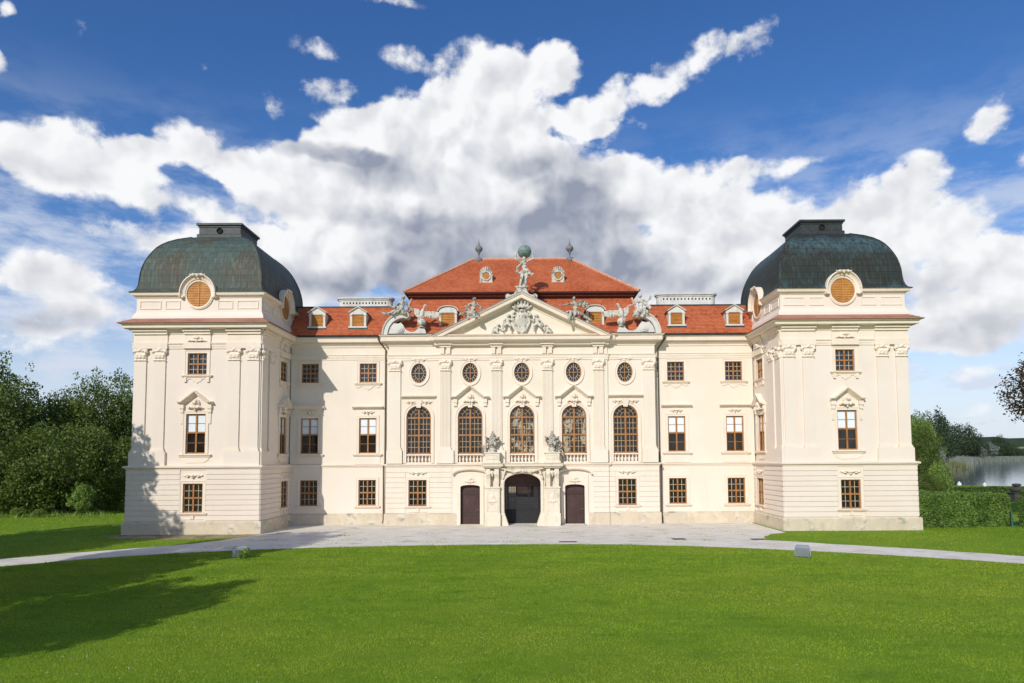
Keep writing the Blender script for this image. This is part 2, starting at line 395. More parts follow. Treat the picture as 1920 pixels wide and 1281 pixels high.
def apron(T, u, h, z, w, fancy=True):
    p = [(u-h,z),(u-h,z-.22),(u-h*.72,z-.22),(u-h*.62,z-.12),(u-h*.42,z-.12),(u-h*.3,z-.30),(u-h*.12,z-.34),(u,z-.46),
         (u+h*.12,z-.34),(u+h*.3,z-.30),(u+h*.42,z-.12),(u+h*.62,z-.12),(u+h*.72,z-.22),(u+h,z-.22),(u+h,z)]
    m = MB(); m.prism(T, p, -.02, .05)
    if fancy:
        for s in (-1,1): m.box(T,u+s*h*.86-.09,u+s*h*.86+.09,-.02,.12,z-.34,z)
    m.build('apron', 'trim', w)
ORN = sculpt([('e',(0,0,0),(.16,.06,.12)),('e',(0,-.05,.02),(.08,.06,.09))]+[('c',[((s*.12,0,.02),.05),((s*.3,-.02,.08),.055),((s*.46,0,-.02),.04),((s*.55,0,.05),.045)]) for s in (-1,1)]+[('e',(s*.3,-.03,-.06),(.09,.05,.05)) for s in (-1,1)]+[('e',(0,-.02,-.14),(.06,.05,.08))], .022, .012, 11)
def place(T, u, w, z):
    o = Vector(T(0,0,0)); d = Vector(T(0,1,0))-o
    return T(u,w,z), (0,0,math.atan2(d.x, -d.y))
def ornament(T, u, z, w, sx=1, sz=1, name='ornament'):
    loc, rot = place(T, u, .04, z); put_mesh(name, ORN, 'trim', w, loc, rot, (sx,1.9,sz))
CORN = [(0,-.02),(0,.07),(.06,.10),(.06,.16),(.15,.24),(.15,.30),(.24,.32),(.26,-.02)]
def hood_flat(T, u, h, z, w):
    m = MB(); m.sweep(T, [(u-h,z),(u+h,z)], CORN); m.build('hood', 'trim', w)
SHELL = sculpt([('e',(0,0,0),(.30,.10,.30)),('e',(0,-.1,.02),(.16,.08,.18))]+[('c',[((s*.15,-.02,-.2),.08),((s*.36,-.02,-.34),.09),((s*.5,0,-.42),.06)]) for s in (-1,1)]+[('e',(s*.2,-.08,-.38),(.1,.07,.12)) for s in (-1,1)]+[('e',(0,-.07,-.36),(.1,.07,.14)),('e',(0,-.05,-.55),(.09,.05,.1))], .03, .03, 9)
def hood_gable(T, u, h, z, tip, w, ear=.3):
    m = MB()
    m.sweep(T, [(u-h,z),(u-h+ear,z),(u,tip),(u+h-ear,z),(u+h,z)], [(-.05,-.02),(-.05,.10),(.02,.14),(.02,.24),(.10,.34),(.10,.40),(.17,.42),(.20,-.02)])
    for s in (-1,1): m.box(T,u+s*(h-ear*.75)-.13,u+s*(h-ear*.75)+.13,-.02,.14,z-.62,z-.05); m.box(T,u+s*(h-ear*.75)-.16,u+s*(h-ear*.75)+.16,-.02,.20,z-.34,z-.05)
    m.build('hood', 'trim', w)
    loc, rot = place(T, u, .06, z+.12*(tip-z)+.0); put_mesh('shell_ornament', SHELL, 'trim', w, loc, rot, (1,2.0,.95))
def win0(T, u, orn=True, h=.70):
    w = sash(T, u, h, 1.53, 3.58, 2.56, 2, 2, grille=True); surround(T,u,h,1.53,3.58,w); sill(T,u,1.0,1.51,w)
    if orn:
        ornament(T,u,4.12,w,1.25,.9)
        m = MB(); m.box(T,u-.12,u+.12,-.02,.09,1.06,1.33); m.box(T,u-.75,u+.75,-.02,.05,1.03,1.09); m.build('apron','trim',w)
    return w
def win1(T, u, kind):
    w = sash(T, u, .70, 5.70, 8.55, 7.22, 1, 2, blind=True); surround(T,u,.70,5.70,8.55,w); sill(T,u,1.12,5.66,w,.18,.2)
    if kind == 'wing':
        hood_flat(T,u,1.22,9.26,w); ornament(T,u,9.02,w,.9,1.0)
        m = MB(); m.box(T,u-1.02,u+1.02,-.02,.05,4.84,5.46); m.build('apron','trim',w)
    else:
        hood_gable(T,u,1.22,9.26,9.98,w)
        m = MB()
        for s in (-1,1): q = MB(); q.box(T,u+s*1.0-.09,u+s*1.0+.09,-.02,.07,7.85,9.2); q.build('side_strip','trim',w)
        m.prism(T,[(u-1.05,5.47),(u-.9,5.2),(u-.6,5.05),(u+.6,5.05),(u+.9,5.2),(u+1.05,5.47)],-.02,.05); m.build('apron','trim',w)
    return w
def win2(T, u, kind):
    z0, z1 = (11.42, 12.98) if kind == 'wing' else (11.38, 12.94)
    w = sash(T, u, .69, z0, z1, (z0+z1)/2, 2, 2, 'glass2', grille=True); surround(T,u,.69,z0,z1,w); sill(T,u,1.05,z0-.03,w,.16,.18)
    apron(T,u,.95,z0-.19,w,kind != 'wing')
    return w

# ---- towers
CAP = sculpt([('b',(0,0,.80),(.54,.16,.035)),('b',(0,.02,.36),(.43,.12,.38))]
    + [('e',(s*.44,-.09,.60),(.14,.14,.16)) for s in (-1,1)] + [('e',(s*.44,-.18,.60),(.06,.1,.07)) for s in (-1,1)]
    + [('c',[((s*.40,-.10,.74),.06),((s*.16,-.15,.66),.05),((0,-.17,.72),.06)]) for s in (-1,1)]
    + [('e',(0,-.17,.77),(.11,.09,.09)),('e',(0,-.14,.28),(.16,.07,.13))] + [('e',(s*.26,-.13,.27),(.12,.07,.16)) for s in (-1,1)]
    + [('c',[((s*.40,-.12,.44),.045),((s*.2,-.17,.36),.055),((0,-.16,.45),.045)]) for s in (-1,1)]
    + [('b',(0,0,.025),(.47,.15,.03))], .024, .02, 12)
def pilaster(T, u, h, z0, z1, ped=None, flutes=0, out=.10, mat='plaster', cap=True):
    """shaft with base, capital above z1 and a share of the pedestal"""
    m = MB()
    if flutes:
        step = 2*h/(2*flutes+1)
        for i in range(2*flutes+1): m.box(T,u-h+i*step,u-h+(i+1)*step,-.02,out if i % 2 == 0 else out-.035,z0,z1)
    else: m.box(T,u-h,u+h,-.02,out,z0,z1)
    p = m.build('pilaster', mat, P)
    b = MB(); b.box(T,u-h-.10,u+h+.10,-.02,out+.09,z0-.24,z0-.12); b.box(T,u-h-.05,u+h+.05,-.02,out+.05,z0-.12,z0); b.build('base','trim',p)
    if cap:
        loc, rot = place(T, u, out-.06, z1); put_mesh('capital', CAP, 'trim', p, loc, rot, (h/.43,1,.86/.835))
    if ped:
        k = MB(); k.box(T,ped[0],ped[1],-.02,out+.10,4.86,z0-.24); k.build('pedestal', mat, p)
    return p
def courses(mb, T, u0, u1, z0, z1, holes, n=10, gap=.05, out=.055):
    hgt = (z1-z0)/n
    for i in range(n):
        a, b = z0+i*hgt+gap, z0+(i+1)*hgt
        segs = [(u0,u1)]
        for (ha, hb, za, zb) in holes:
            if b > za and a < zb: segs = [q for s in segs for q in ((s[0],min(s[1],ha)),(max(s[0],hb),s[1])) if q[1]-q[0] > .05]
        for s in segs: mb.box(T,s[0],s[1],-.01,out,a,b)
TOWER_CORN = [(0,14.3),(.05,14.34),(.05,14.42),(.12,14.46),(.2,14.60),(.22,14.66),(.55,14.70),(.58,14.72),(.60,14.94),(.72,14.97),(.80,15.0),(0,15.02)]
def tower(s):
    cx = s*XT; x0, x1 = cx-HW, cx+HW; i = .18                     # i: set-back of the upper storeys
    yc = HW
    F0, F1 = front(0), front(i)
    inner = sideP if s < 0 else sideN
    outer = sideN if s < 0 else sideP
    S0, S1 = inner(cx-s*HW), inner(cx-s*(HW-i)); O0, O1 = outer(cx+s*HW), outer(cx+s*(HW-i))
    w = MB()
    wall(w,F0,x0,x1,.9,4.6,[rect(cx,.70,1.53,3.58)]); wall(w,S0,0,2*HW,.9,4.6,[rect(yc,.70,1.53,3.58)]); wall(w,O0,0,2*HW,.9,4.6,[])
    a, b = x0+i, x1-i
    up = lambda u: [rect(u,.70,5.70,8.55), rect(u,.69,11.38,12.94)]
    wall(w,F1,a,b,4.6,15.0,up(cx)); wall(w,S1,i,2*HW-i,4.6,15.0,up(yc)); wall(w,O1,i,2*HW-i,4.6,15.0,[])
    bk = front(2*HW); wall(w,bk,x0,x1,0,17.2,[])
    w.build('tower_wall','plaster',P)
    c = MB(); hole = [(cx-.93,cx+.93,1.0,4.6)]; courses(c,F0,x0+.002,x1-.002,.93,4.55,hole); hole = [(yc-.93,yc+.93,1.0,4.6)]
    courses(c,S0,0,2*HW,.93,4.55,hole); courses(c,O0,0,2*HW,.93,4.55,[])
    c.build('rusticated_courses','plaster',P)
    sq = lambda g: [(x0+g,g),(x1-g,g),(x1-g,2*HW-g),(x0+g,2*HW-g)]
    p = MB(); p.plan(sq(0),[(0,-.3),(.17,-.3),(.17,.84),(.12,.9),(0,.92)],closed=True,side=-1); p.build('plinth','plinth',P)
    p = MB(); p.plan(sq(0),[(-.2,4.54),(.06,4.56),(.08,4.66),(.20,4.70),(.22,4.80),(.10,4.86),(-.2,4.88)],closed=True,side=-1); p.build('string_course','trim',P)
    p = MB(); p.plan(sq(i),[(-.05,13.26),(.05,13.26),(.05,13.40),(.08,13.41),(.08,13.56),(.14,13.60),(.16,13.70),(-.05,13.72)],closed=True,side=-1); p.build('architrave','trim',P)
    p = MB(); p.plan(sq(i),TOWER_CORN,closed=True,side=-1); p.build('cornice','trim',P)
    # the entablature breaks forward over each pair of pilasters and over the window axis
    for T, uc in ((F1,cx),(S1,yc)):
        for q in (-1,0,1):
            p = MB(); ua, ub = (uc+q*3.37-1.22, uc+q*3.37+1.22) if q else (uc-.95, uc+.95)
            p.box(T,ua,ub,.0,.09,13.72,14.30); p.box(T,ua-.03,ub+.03,.0,.19,13.27,13.70); p.box(T,ua,ub,0,.2,14.30,14.5); p.box(T,ua-.05,ub+.05,0,.34,14.5,14.64); p.build('entablature_break','trim',P)
    for T, uc in ((F1,cx),(S1,yc)):
        loc, rot = place(T,uc,.10,14.02); put_mesh('relief', SHELL, 'trim', P, loc, rot, (1.3,1.4,.55))
    for T, uc, qs in ((F1,cx,(-1,1)),(S1,yc,(-1,))):
        for q in qs:
            for k, (off, h) in enumerate(((4.06,.42),(2.68,.42))):
                pd = None
                if k == 0: e = sorted((uc+q*4.66, uc+q*2.08)); pd = (e[0], e[1])
                pilaster(T, uc+q*off, h, 6.08, 12.40, pd)
    # roof skirt of old tiles, then the attic
    k = MB(); g0, g1, n = -.80+i, .30, 4
    def ring(g, z): return [(x0+g,g,z),(x1-g,g,z),(x1-g,2*HW-g,z),(x0+g,2*HW-g,z)]
    for r in range(n):
        ga, gb = g0-.06+(g1-g0+.06)*r/n, g0-.06+(g1-g0+.06)*(r+1)/n; za, zb = 15.06+.56*r/n, 15.06+.56*(r+1)/n-.03
        A, B = ring(ga,za), ring(gb,zb); A0 = ring(ga,za-.035)
        for e in range(4):
            f = (e+1) % 4; ln = 2*HW
            k.add([A[e],A[f],B[f],B[e]],[(0,1,2,3)],[[(ga,r*.17+.01),(ln-ga,r*.17+.01),(ln-gb,r*.17+.16),(gb,r*.17+.16)]])
            k.add([A0[e],A0[f],A[f],A[e]],[(0,1,2,3)],[[(0,r*.17+.05)]*4])
    k.build('skirt_roof','oldtile',P,recalc=False)
    at = .22                                                        # attic set-back
    t = MB(); t.plan(sq(at),[(-.3,15.45),(.22,15.45),(.20,15.62),(.10,15.82),(.02,15.95),(0,16.1),(0,17.3),(-.3,17.3)],closed=True,side=-1)
    t.build('attic_wall','plaster',P)
    FA, SA = front(at), inner(cx-s*(HW-at))
    for T, uc in ((FA,cx),(SA,yc)):
        for q in (-1,1):
            for (ua, ub) in ((2.75,4.3),(1.35,2.45)):
                t = MB(); e = sorted((uc+q*ua, uc+q*ub)); t.sweep(T,[(e[0],16.18),(e[1],16.18),(e[1],16.80),(e[0],16.80)],[(0,-.02),(0,.045),(.07,.045),(.07,-.02)],closed=True); t.build('attic_panel','trim',P)
    # attic cornice, broken by the round shutters
    t = MB(); prof = [(-.1,16.98),(.05,17.0),(.08,17.10),(.26,17.16),(.30,17.30),(.36,17.36),(-.1,17.38)]
    xa, xb = cx-1.18, cx+1.18; ya, yb = yc-1.18, yc+1.18
    L_, R_, B_ = x0+at, x1-at, 2*HW-at
    if s < 0: paths = [[(xb,at),(R_,at),(R_,ya)], [(R_,yb),(R_,B_),(L_,B_),(L_,at),(xa,at)]]
    else: paths = [[(xb,at),(R_,at),(R_,B_),(L_,B_),(L_,yb)], [(L_,ya),(L_,at),(xa,at)]]
    for q in paths: t = MB(); t.plan(q,prof,side=-1); t.build('attic_cornice','trim',P)
    # bell-shaped copper dome on a square plan
    prof = [(-.22,17.36),(.0,17.46),(.12,17.66),(.20,17.95),(.25,18.4),(.28,18.85),(.35,19.3),(.46,19.75),(.62,20.2),(.80,20.6),(1.0,20.98),(1.24,21.3),(1.56,21.62),(2.0,21.95),(2.45,22.2),(2.75,22.36),(3.0,22.42)]
    d = MB(); ln = 0; g = .05
    for (sa, za), (sb, zb) in zip(prof, prof[1:]):
        A, B = ring(sa+g,za), ring(sb+g,zb); l2 = ln+math.hypot(sb-sa,zb-za)
        for e in range(4):
            f = (e+1) % 4; cut = za < 17.9 and (e == 0 or e == (1 if s < 0 else 3))
            if not cut: d.add([A[e],A[f],B[f],B[e]],[(0,1,2,3)],[[(sa,ln),(2*HW-sa,ln),(2*HW-sb,l2),(sb,l2)]])
            else:                                                   # the foot of the bell stops either side of the round shutter
                for (p, q) in ((0,1),(1,0)):
                    mid = lambda ring_, k, m: tuple(Vector(ring_[k]).lerp(Vector(ring_[m]),.5+((HW-abs(0))*0-1.16)/(Vector(ring_[m])-Vector(ring_[k])).length))
                    k, m = (e,f) if p == 0 else (f,e)
                    Ma, Mb = mid(A,k,m), mid(B,k,m)
                    u = lambda sv, t: (sv if p == 0 else 2*HW-sv, t)
                    um = (HW-1.16) if p == 0 else (HW+1.16)
                    d.add([A[k],Ma,Mb,B[k]],[(0,1,2,3)],[[u(sa,ln),(um,ln),(um,l2),u(sb,l2)]])
        ln = l2
    d.add(ring(3.05,22.42),[(0,1,2,3)],[[(0,0)]*4])
    dome = d.build('dome','copper' if s < 0 else 'copper2',P,recalc=False)
    for p_ in dome.data.polygons: p_.use_smooth = False
    for (sx, sy) in ((0,0),(1,0),(1,1),(0,1)):
        pts = [((x1-g-q[0]) if sx else (x0+g+q[0]), (2*HW-g-q[0]) if sy else g+q[0], q[1]) for q in prof[:-1]]
        h_ = MB(); h_.tube(pts,.045,6); h_.build('hip_roll','zinc',dome)
    l = MB(); lt = lambda q: [(cx-q,yc-q),(cx+q,yc-q),(cx+q,yc+q),(cx-q,yc+q)]
    l.plan(lt(1.6),[(-.2,22.3),(.12,22.3),(.12,22.66),(.06,22.72),(0,22.72),(0,23.24),(.05,23.26),(.05,23.36),(.16,23.40),(.16,23.56),(-1.6,23.62)],closed=True,side=-1)
    lan = l.build('lantern','zinc',dome)
    v = MB(); v.lathe((0,0,0),[(.02,0),(.20,0)],16); v.lathe((0,0,.03),[(.19,-.03),(.24,.0),(.24,.03),(.19,.05)],16)
    vo = v.build('vent_hole','dark',dome); vo.rotation_euler = (R(90),0,0); vo.location = (cx,yc-1.605,22.98)
    # round louvred shutters in a moulded ring that grows out of the dome
    for T, uc in ((FA,cx),(SA,yc)):
        zc, rx, rz = 17.25, .88, .93
        sh = MB(); ol = ell((uc,zc),rx,rz,40,skip_end=True); sh.prism(T,ol,-.06,.05)
        for q in range(-7,8):
            z = zc+q*.125; hw = rx*math.sqrt(max(0,1-((z-zc)/rz)**2))-.05
            if hw > .1:
                for sg in (-1,1):
                    e = sorted((uc+sg*.05,uc+sg*hw)); vs = [T(e[0],.055,z-.055),T(e[1],.055,z-.055),T(e[1],.085,z-.045),T(e[0],.085,z-.045),T(e[0],.055,z+.055),T(e[1],.055,z+.055)]
                    sh.add(vs,[(0,1,2,3),(3,2,5,4),(0,3,4),(1,5,2)])
        sh.box(T,uc-.045,uc+.045,.05,.11,zc-rz+.02,zc+rz-.02)
        oc = sh.build('round_shutter','shutter',P)
        m = MB(); m.sweep(T,ell((uc,zc),rx,rz,48,skip_end=True),[(0,-.3),(0,.12),(-.10,.14),(-.12,.10),(-.17,.10),(-.17,-.3)],closed=True,side=1)
        top = [(uc-1.18,17.02)]+ell((uc,zc+.02),1.18,1.30,24,PI,0)+[(uc+1.18,17.02)]
        m.sweep(T,top,[(.12,-2.1),(.12,.40),(.05,.42),(.0,.30),(-.08,.22),(-.22,.18),(-.22,-2.1)],side=1)
        for sg in (-1,1): m.box(T,uc+sg*1.18-.16,uc+sg*1.18+.16,-.1,.30,16.98,17.10)
        m.build('ring_moulding','trim',oc)
        ol2 = [(uc-1.1,17.0)]+ell((uc,zc+.02),1.1,1.2,24,PI,0)+[(uc+1.1,17.0)]
        m = MB(); m.prism(T,ol2,-1.8,-.02); m.build('ring_wall','trim',oc)
        loc, rot = place(T,uc,.42,18.60); put_mesh('ornament', ORN, 'trim', oc, loc, rot, (1,1,.8))
    for T, u, lv in ((F0,cx,0),(S0,yc,0)): win0(T,u)
    for T, u in ((F1,cx),(S1,yc)): win1(T,u,'tower'); win2(T,u,'tower')
tower(-1); tower(1)

# ---- wings
def tiled(mb, bl, br, tr, tl, rows_, lift=.035, ck=.17, u0=0):
    """tiled slope as overlapping courses; corners bottom-left, bottom-right, top-right, top-left"""
    bl, br, tr, tl = map(Vector,(bl,br,tr,tl)); nrm = (br-bl).cross(tl-bl).normalized(); ud = (br-bl).normalized()
    sl = (tl-bl) - ud*((tl-bl).dot(ud)); sd = sl.normalized()
    for r in range(rows_):
        a, b = r/rows_, (r+1)/rows_
        A, B = bl.lerp(tl,a)+nrm*lift, br.lerp(tr,a)+nrm*lift; C, D = br.lerp(tr,b), bl.lerp(tl,b)
        A0, B0 = bl.lerp(tl,a)-nrm*.01, br.lerp(tr,a)-nrm*.01
        uvx = lambda q: (q-bl).dot(ud)+u0
        mb.add([A,B,C,D],[(0,1,2,3)],[[(uvx(A),r*ck+.015),(uvx(B),r*ck+.015),(uvx(C),r*ck+ck-.005),(uvx(D),r*ck+ck-.005)]])
        mb.add([A0,B0,B,A],[(0,1,2,3)],[[(uvx(A0),r*ck+.05),(uvx(B0),r*ck+.05),(uvx(B0),r*ck+.06),(uvx(A0),r*ck+.06)]])
def louvre(T, u, h, z0, z1, parent, w=-.1, n=9):
    m = MB(); m.box(T,u-h,u+h,w-.04,w,z0,z1); st = (z1-z0)/n
    for i in range(n):
        z = z0+i*st; vs = [T(u-h+.06,w,z+.01),T(u+h-.06,w,z+.01),T(u+h-.06,w+.05,z+.02),T(u-h+.06,w+.05,z+.02),T(u-h+.06,w,z+st-.02),T(u+h-.06,w,z+st-.02)]
        m.add(vs,[(0,1,2,3),(3,2,5,4),(0,3,4),(1,5,2)])
    for e in (-1,1): m.box(T,u+e*h-.06 if e > 0 else u-h,u+h if e > 0 else u-h+.06,w-.02,w+.06,z0,z1)
    m.build('louvred_shutter','shutter',parent)
def dormer(u, yf, z0, zs, hw, kind):
    """z0 sill, zs springing of its little roof"""
    T = front(yf); m = MB(); zt = zs-.12; z00 = z0-.12
    m.box(T,u-hw,u-hw+.17,-.12,0,z0,zt); m.box(T,u+hw-.17,u+hw,-.12,0,z0,zt); m.box(T,u-hw,u+hw,-.12,0,zt,zs)
    m.box(T,u-hw-.1,u+hw+.1,-.12,.10,z00,z0)
    tip = zs+.42 if kind == 'gable' else zs+.34
    pts = [(u-hw,zs),(u+hw,zs),(u,tip)] if kind == 'gable' else [(u-hw,zs)]+ell((u,zs),hw,tip-zs,14,PI,0)[1:-1]+[(u+hw,zs)]
    m.prism(T,pts,-.12,0)
    path = [(u-hw-.1,zs-.02),(u,tip+.03),(u+hw+.1,zs-.02)] if kind == 'gable' else [(u-hw-.14,zs-.03)]+ell((u,zs),hw+.06,tip-zs+.04,14,PI,0)+[(u+hw+.14,zs-.03)]
    m.sweep(T,path,[(0,-.1),(0,.10),(.05,.14),(.08,.14),(.08,-.1)])
    for sg in (-1,1): m.box(T,u+sg*(hw-.085)-.12,u+sg*(hw-.085)+.12,0,.05,zs-.22,zs-.08)
    dpt = 1.75
    m.add([T(u-hw,0,z00),T(u-hw,0,zs),T(u-hw,-dpt,zs+.02),T(u-hw,-.25,z00)],[(0,1,2,3)]); m.add([T(u+hw,0,z00),T(u+hw,0,zs),T(u+hw,-dpt,zs+.02),T(u+hw,-.25,z00)],[(0,1,2,3)])
    o = m.build('dormer','white',P)
    r = MB()
    if kind == 'gable':
        for sg in (-1,1): r.add([T(u+sg*(hw+.14),.10,zs-.03),T(u,.10,tip+.10),T(u,-2.1,tip+.10),T(u+sg*(hw+.14),-1.85,zs-.03)],[(0,1,2,3)])
    else:
        pp = ell((u,zs-.02),hw+.13,tip-zs+.11,14,PI,0); r.rows([[T(a,.10,b) for a,b in pp],[T(a,-2.1,b) for a,b in pp]])
    r.build('dormer_roof','zinc',o)
    f = MB(); f.box(T,u-hw-.12,u+hw+.12,-.2,.12,z00-.16,z00-.002); f.build('flashing','zinc',o)
    louvre(T,u,hw-.17,z0,zt,o)
    return o
WING_CORN = [(0,14.25),(.06,14.28),(.08,14.40),(.2,14.5),(.22,14.6),(.45,14.66),(.47,14.94),(.56,15.0),(.58,15.05),(0,15.07)]
for s in (-1,1):
    T = front(YW); X1, X2 = s*17.14, s*12.45
    a, b = sorted((s*18.7, s*10.6)); ops = []
    for X in (X1,X2): ops += [rect(X,.70,1.53,3.58),rect(X,.70,5.70,8.55),rect(X,.69,11.42,12.98)]
    w = MB(); wall(w,T,a,b,.0,15.0,ops); w.build('wing_wall','cream',P); w = MB(); wall(w,front(16.0),a,b,0,15.0,[]); w.build('rear_wall','plaster',P)
    p = MB(); p.box(T,a,b,-.05,.10,-.3,.86); p.box(T,a,b,-.05,.06,.862,.92); p.build('plinth','plinth',P)
    path = [(a,YW),(b,YW)]
    p = MB(); p.plan(path,[(-.05,4.58),(.04,4.58),(.05,4.68),(.13,4.71),(.15,4.80),(-.05,4.83)],side=-1); p.build('string_course','trim',P)
    p = MB(); p.plan(path,[(-.05,13.27),(.04,13.27),(.04,13.44),(.07,13.45),(.07,13.60),(.12,13.66),(-.05,13.68)],side=-1); p.build('architrave','trim',P)
    p = MB(); p.plan(path,WING_CORN,side=-1); p.build('cornice','trim',P)
    p = MB(); p.tube([(a-.3,YW-.62,15.12),(b+.3,YW-.62,15.12)],.085,8); p.box(T,a-.4,b+.4,.3,.60,15.072,15.12); p.build('gutter','zinc',P)
    ro = MB(); ea, eb = (a-.9 if s < 0 else a), (b if s < 0 else b+.9)
    y0_, y1_ = YW-.66, 7.9
    tiled(ro,(ea,y0_,15.2),(eb,y0_,15.2),(eb,y1_,18.0),(ea,y1_,18.0),20)
    rf = ro.build('wing_roof','tile',P,recalc=False)
    m = MB(); m.add([(ea,y1_,18.03),(eb,y1_,18.03),(eb,16,18.1),(ea,16,18.1)],[(0,1,2,3)]); m.add([(ea,16.5,15.0),(eb,16.5,15.0),(eb,16,18.1),(ea,16,18.1)],[(0,1,2,3)])
    m.box(front(y1_),ea,eb,-.1,.08,17.98,18.08); m.build('roof_top','zinc',rf)
    # long rounded chimney with a row of smoke holes
    cxm, hl, cy = s*(13.6 if s < 0 else 14.28), (2.34 if s < 0 else 2.55), 9.9
    def stad(g, cx_=cxm, hl_=hl):
        r0 = .5
        return [(cx_-hl_+r0+(r0+g)*math.cos(t), cy+(r0+g)*math.sin(t)) for t in np.linspace(PI/2,3*PI/2,9)]+[(cx_+hl_-r0+(r0+g)*math.cos(t), cy+(r0+g)*math.sin(t)) for t in np.linspace(-PI/2,PI/2,9)]
    zb, zt = 17.9, (19.22 if s < 0 else 19.42)
    c = MB(); c.rows([[(x,y,z) for x,y in stad(g)] for g,z in ((0,zb),(0,zt-.3),(.06,zt-.27),(.06,zt-.2),(.16,zt-.14),(.18,zt),(-.4,zt+.03))],closed_cols=True)
    c.add([(x,y,zt+.03) for x,y in stad(-.4)],[tuple(range(18))])
    c.rows([[(x,y,z) for x,y in stad(g)] for g,z in ((0,18.3),(.05,18.3),(.05,18.36),(0,18.36))],closed_cols=True)
    ch = c.build('chimney','chim',rf)
    hN = 14; hm = MB()
    for q in range(hN):
        hx = cxm-hl+.55+(2*hl-1.1)*q/(hN-1)
        hm.prism(front(cy-.5),ell((hx,zt-.5),.065,.10,8,skip_end=True),-.01,.006)
    hm.build('smoke_holes','dark',rf)
    for X in (X1,X2): win0(T,X,False); win1(T,X,'wing'); win2(T,X,'wing')
    for (u, k) in ((-16.62,'gable'),(-13.3,'gable')) if s < 0 else ((12.6,'gable'),(17.3,'gable')): dormer(u,6.05,16.0,17.12,.66,k)

# ---- central block
TR, TF = front(YR), front(YF)
XB = 6.85                                                            # half width of the middle three bays
AR = [-8.24,-4.13,0,4.13,8.24]
def bay_ops(xs, lo):
    o = []
    for x in xs:
        o += [arch(x,.98,4.92,8.55,9.47), oval(x,.62,11.28,12.87)]
    return o
w = MB()
wall(w,TR,-10.85,-XB,.0,4.7,[rect(-8.31,.72,1.5,3.56)]); wall(w,TR,XB,10.85,.0,4.7,[rect(8.31,.72,1.5,3.56)])
wall(w,TF,-XB,XB,-.1,4.7,[arch(-4.13,.77,-.1,3.0,3.17),arch(4.13,.77,-.1,3.0,3.17),arch(0,1.42,-.1,3.3,4.04)],.5)
wall(w,TR,-10.65,-XB,4.7,15.0,bay_ops([-8.24],0)); wall(w,TR,XB,10.65,4.7,15.0,bay_ops([8.24],0))
wall(w,TF,-XB,XB,4.7,15.0,bay_ops([-4.13,0,4.13],0))
for sg, S in ((-1,sideN),(1,sideP)):
    wall(w,S(sg*10.85),YR,8,0,4.7,[]); wall(w,S(sg*10.65),YR,8,4.7,15.0,[]); wall(w,S(sg*XB),YF,YR,0,15.0,[])
    w.add([(sg*9.2,8.2,15),(sg*9.2,18,15),(sg*9.2,18,18.9),(sg*9.2,8.2,18.9)],[(0,1,2,3)])
w.build('central_wall','cream',P); w = MB()
wall(w,front(18.5),-10.6,-1.45,0,18,[]); wall(w,front(18.5),1.45,10.6,0,18,[]); wall(w,front(18.5),-1.45,1.45,4,18,[])
w.build('rear_wall','plaster',P)
# floor band under the arched windows, courses, plinth
for sg in (-1,1):
    c = MB(); e = sorted((sg*XB+sg*.002, sg*10.85)); courses(c,TR,e[0],e[1],.93,4.55,[(sg*8.31-.95,sg*8.31+.95,1.0,3.95)],9,.035,.04)
    e = sorted((sg*3.0, sg*XB)); courses(c,TF,e[0],e[1],.93,4.55,[(sg*4.13-1.45,sg*4.13+1.45,-1,4.4)],9,.035,.04)
    c.build('rusticated_courses','cream',P)
    p = MB(); e = sorted((sg*XB, sg*10.95)); p.box(TR,e[0],e[1],-.05,.12,-.3,.88); p.box(TR,e[0],e[1],-.05,.08,.882,.94)
    e = sorted((sg*5.2, sg*(XB+.01))); p.box(TF,e[0],e[1],-.15,.12,-.3,.879); p.box(TF,e[0],e[1],-.15,.08,.881,.941)
    p.build('plinth','plinth',P)
step = [(-10.85,8),(-10.85,YR),(-XB,YR),(-XB,YF),(XB,YF),(XB,YR),(10.85,YR),(10.85,8)]
step2 = [(-10.65,8),(-10.65,YR),(-XB,YR),(-XB,YF),(XB,YF),(XB,YR),(10.65,YR),(10.65,8)]
p = MB(); p.plan(step,[(-.25,4.58),(.04,4.58),(.06,4.68),(.16,4.72),(.18,4.81),(.05,4.85),(-.25,4.87)],side=-1); p.build('string_course','trim',P)
p = MB(); p.plan(step2,[(-.05,13.09),(.05,13.09),(.05,13.25),(.08,13.26),(.08,13.42),(.13,13.50),(.15,13.55),(-.05,13.57)],side=-1); p.build('architrave','trim',P)
CC = [(0,14.22),(.06,14.25),(.08,14.34),(.2,14.42),(.22,14.52),(.52,14.60),(.54,14.62),(.56,14.93),(.66,14.98),(.72,15.07),(-.1,15.09)]
p = MB(); p.plan(step2,CC,side=-1); p.build('cornice','trim',P)
p = MB(); p.plan([(-6.95,YF),(6.95,YF)],[(0,14.23),(.34,14.28),(.36,14.42),(.55,14.55),(.78,14.60),(.80,14.62),(.82,14.84),(.90,14.90),(0,14.92)],side=-1); p.build('pediment_base','trim',P)
for sg in (-1,1): e = sorted((sg*10.6,sg*(XB+.1))); p = MB(); p.box(TR,e[0],e[1],.02,.74,15.092,15.16); p.build('cornice_flashing','zinc',P)
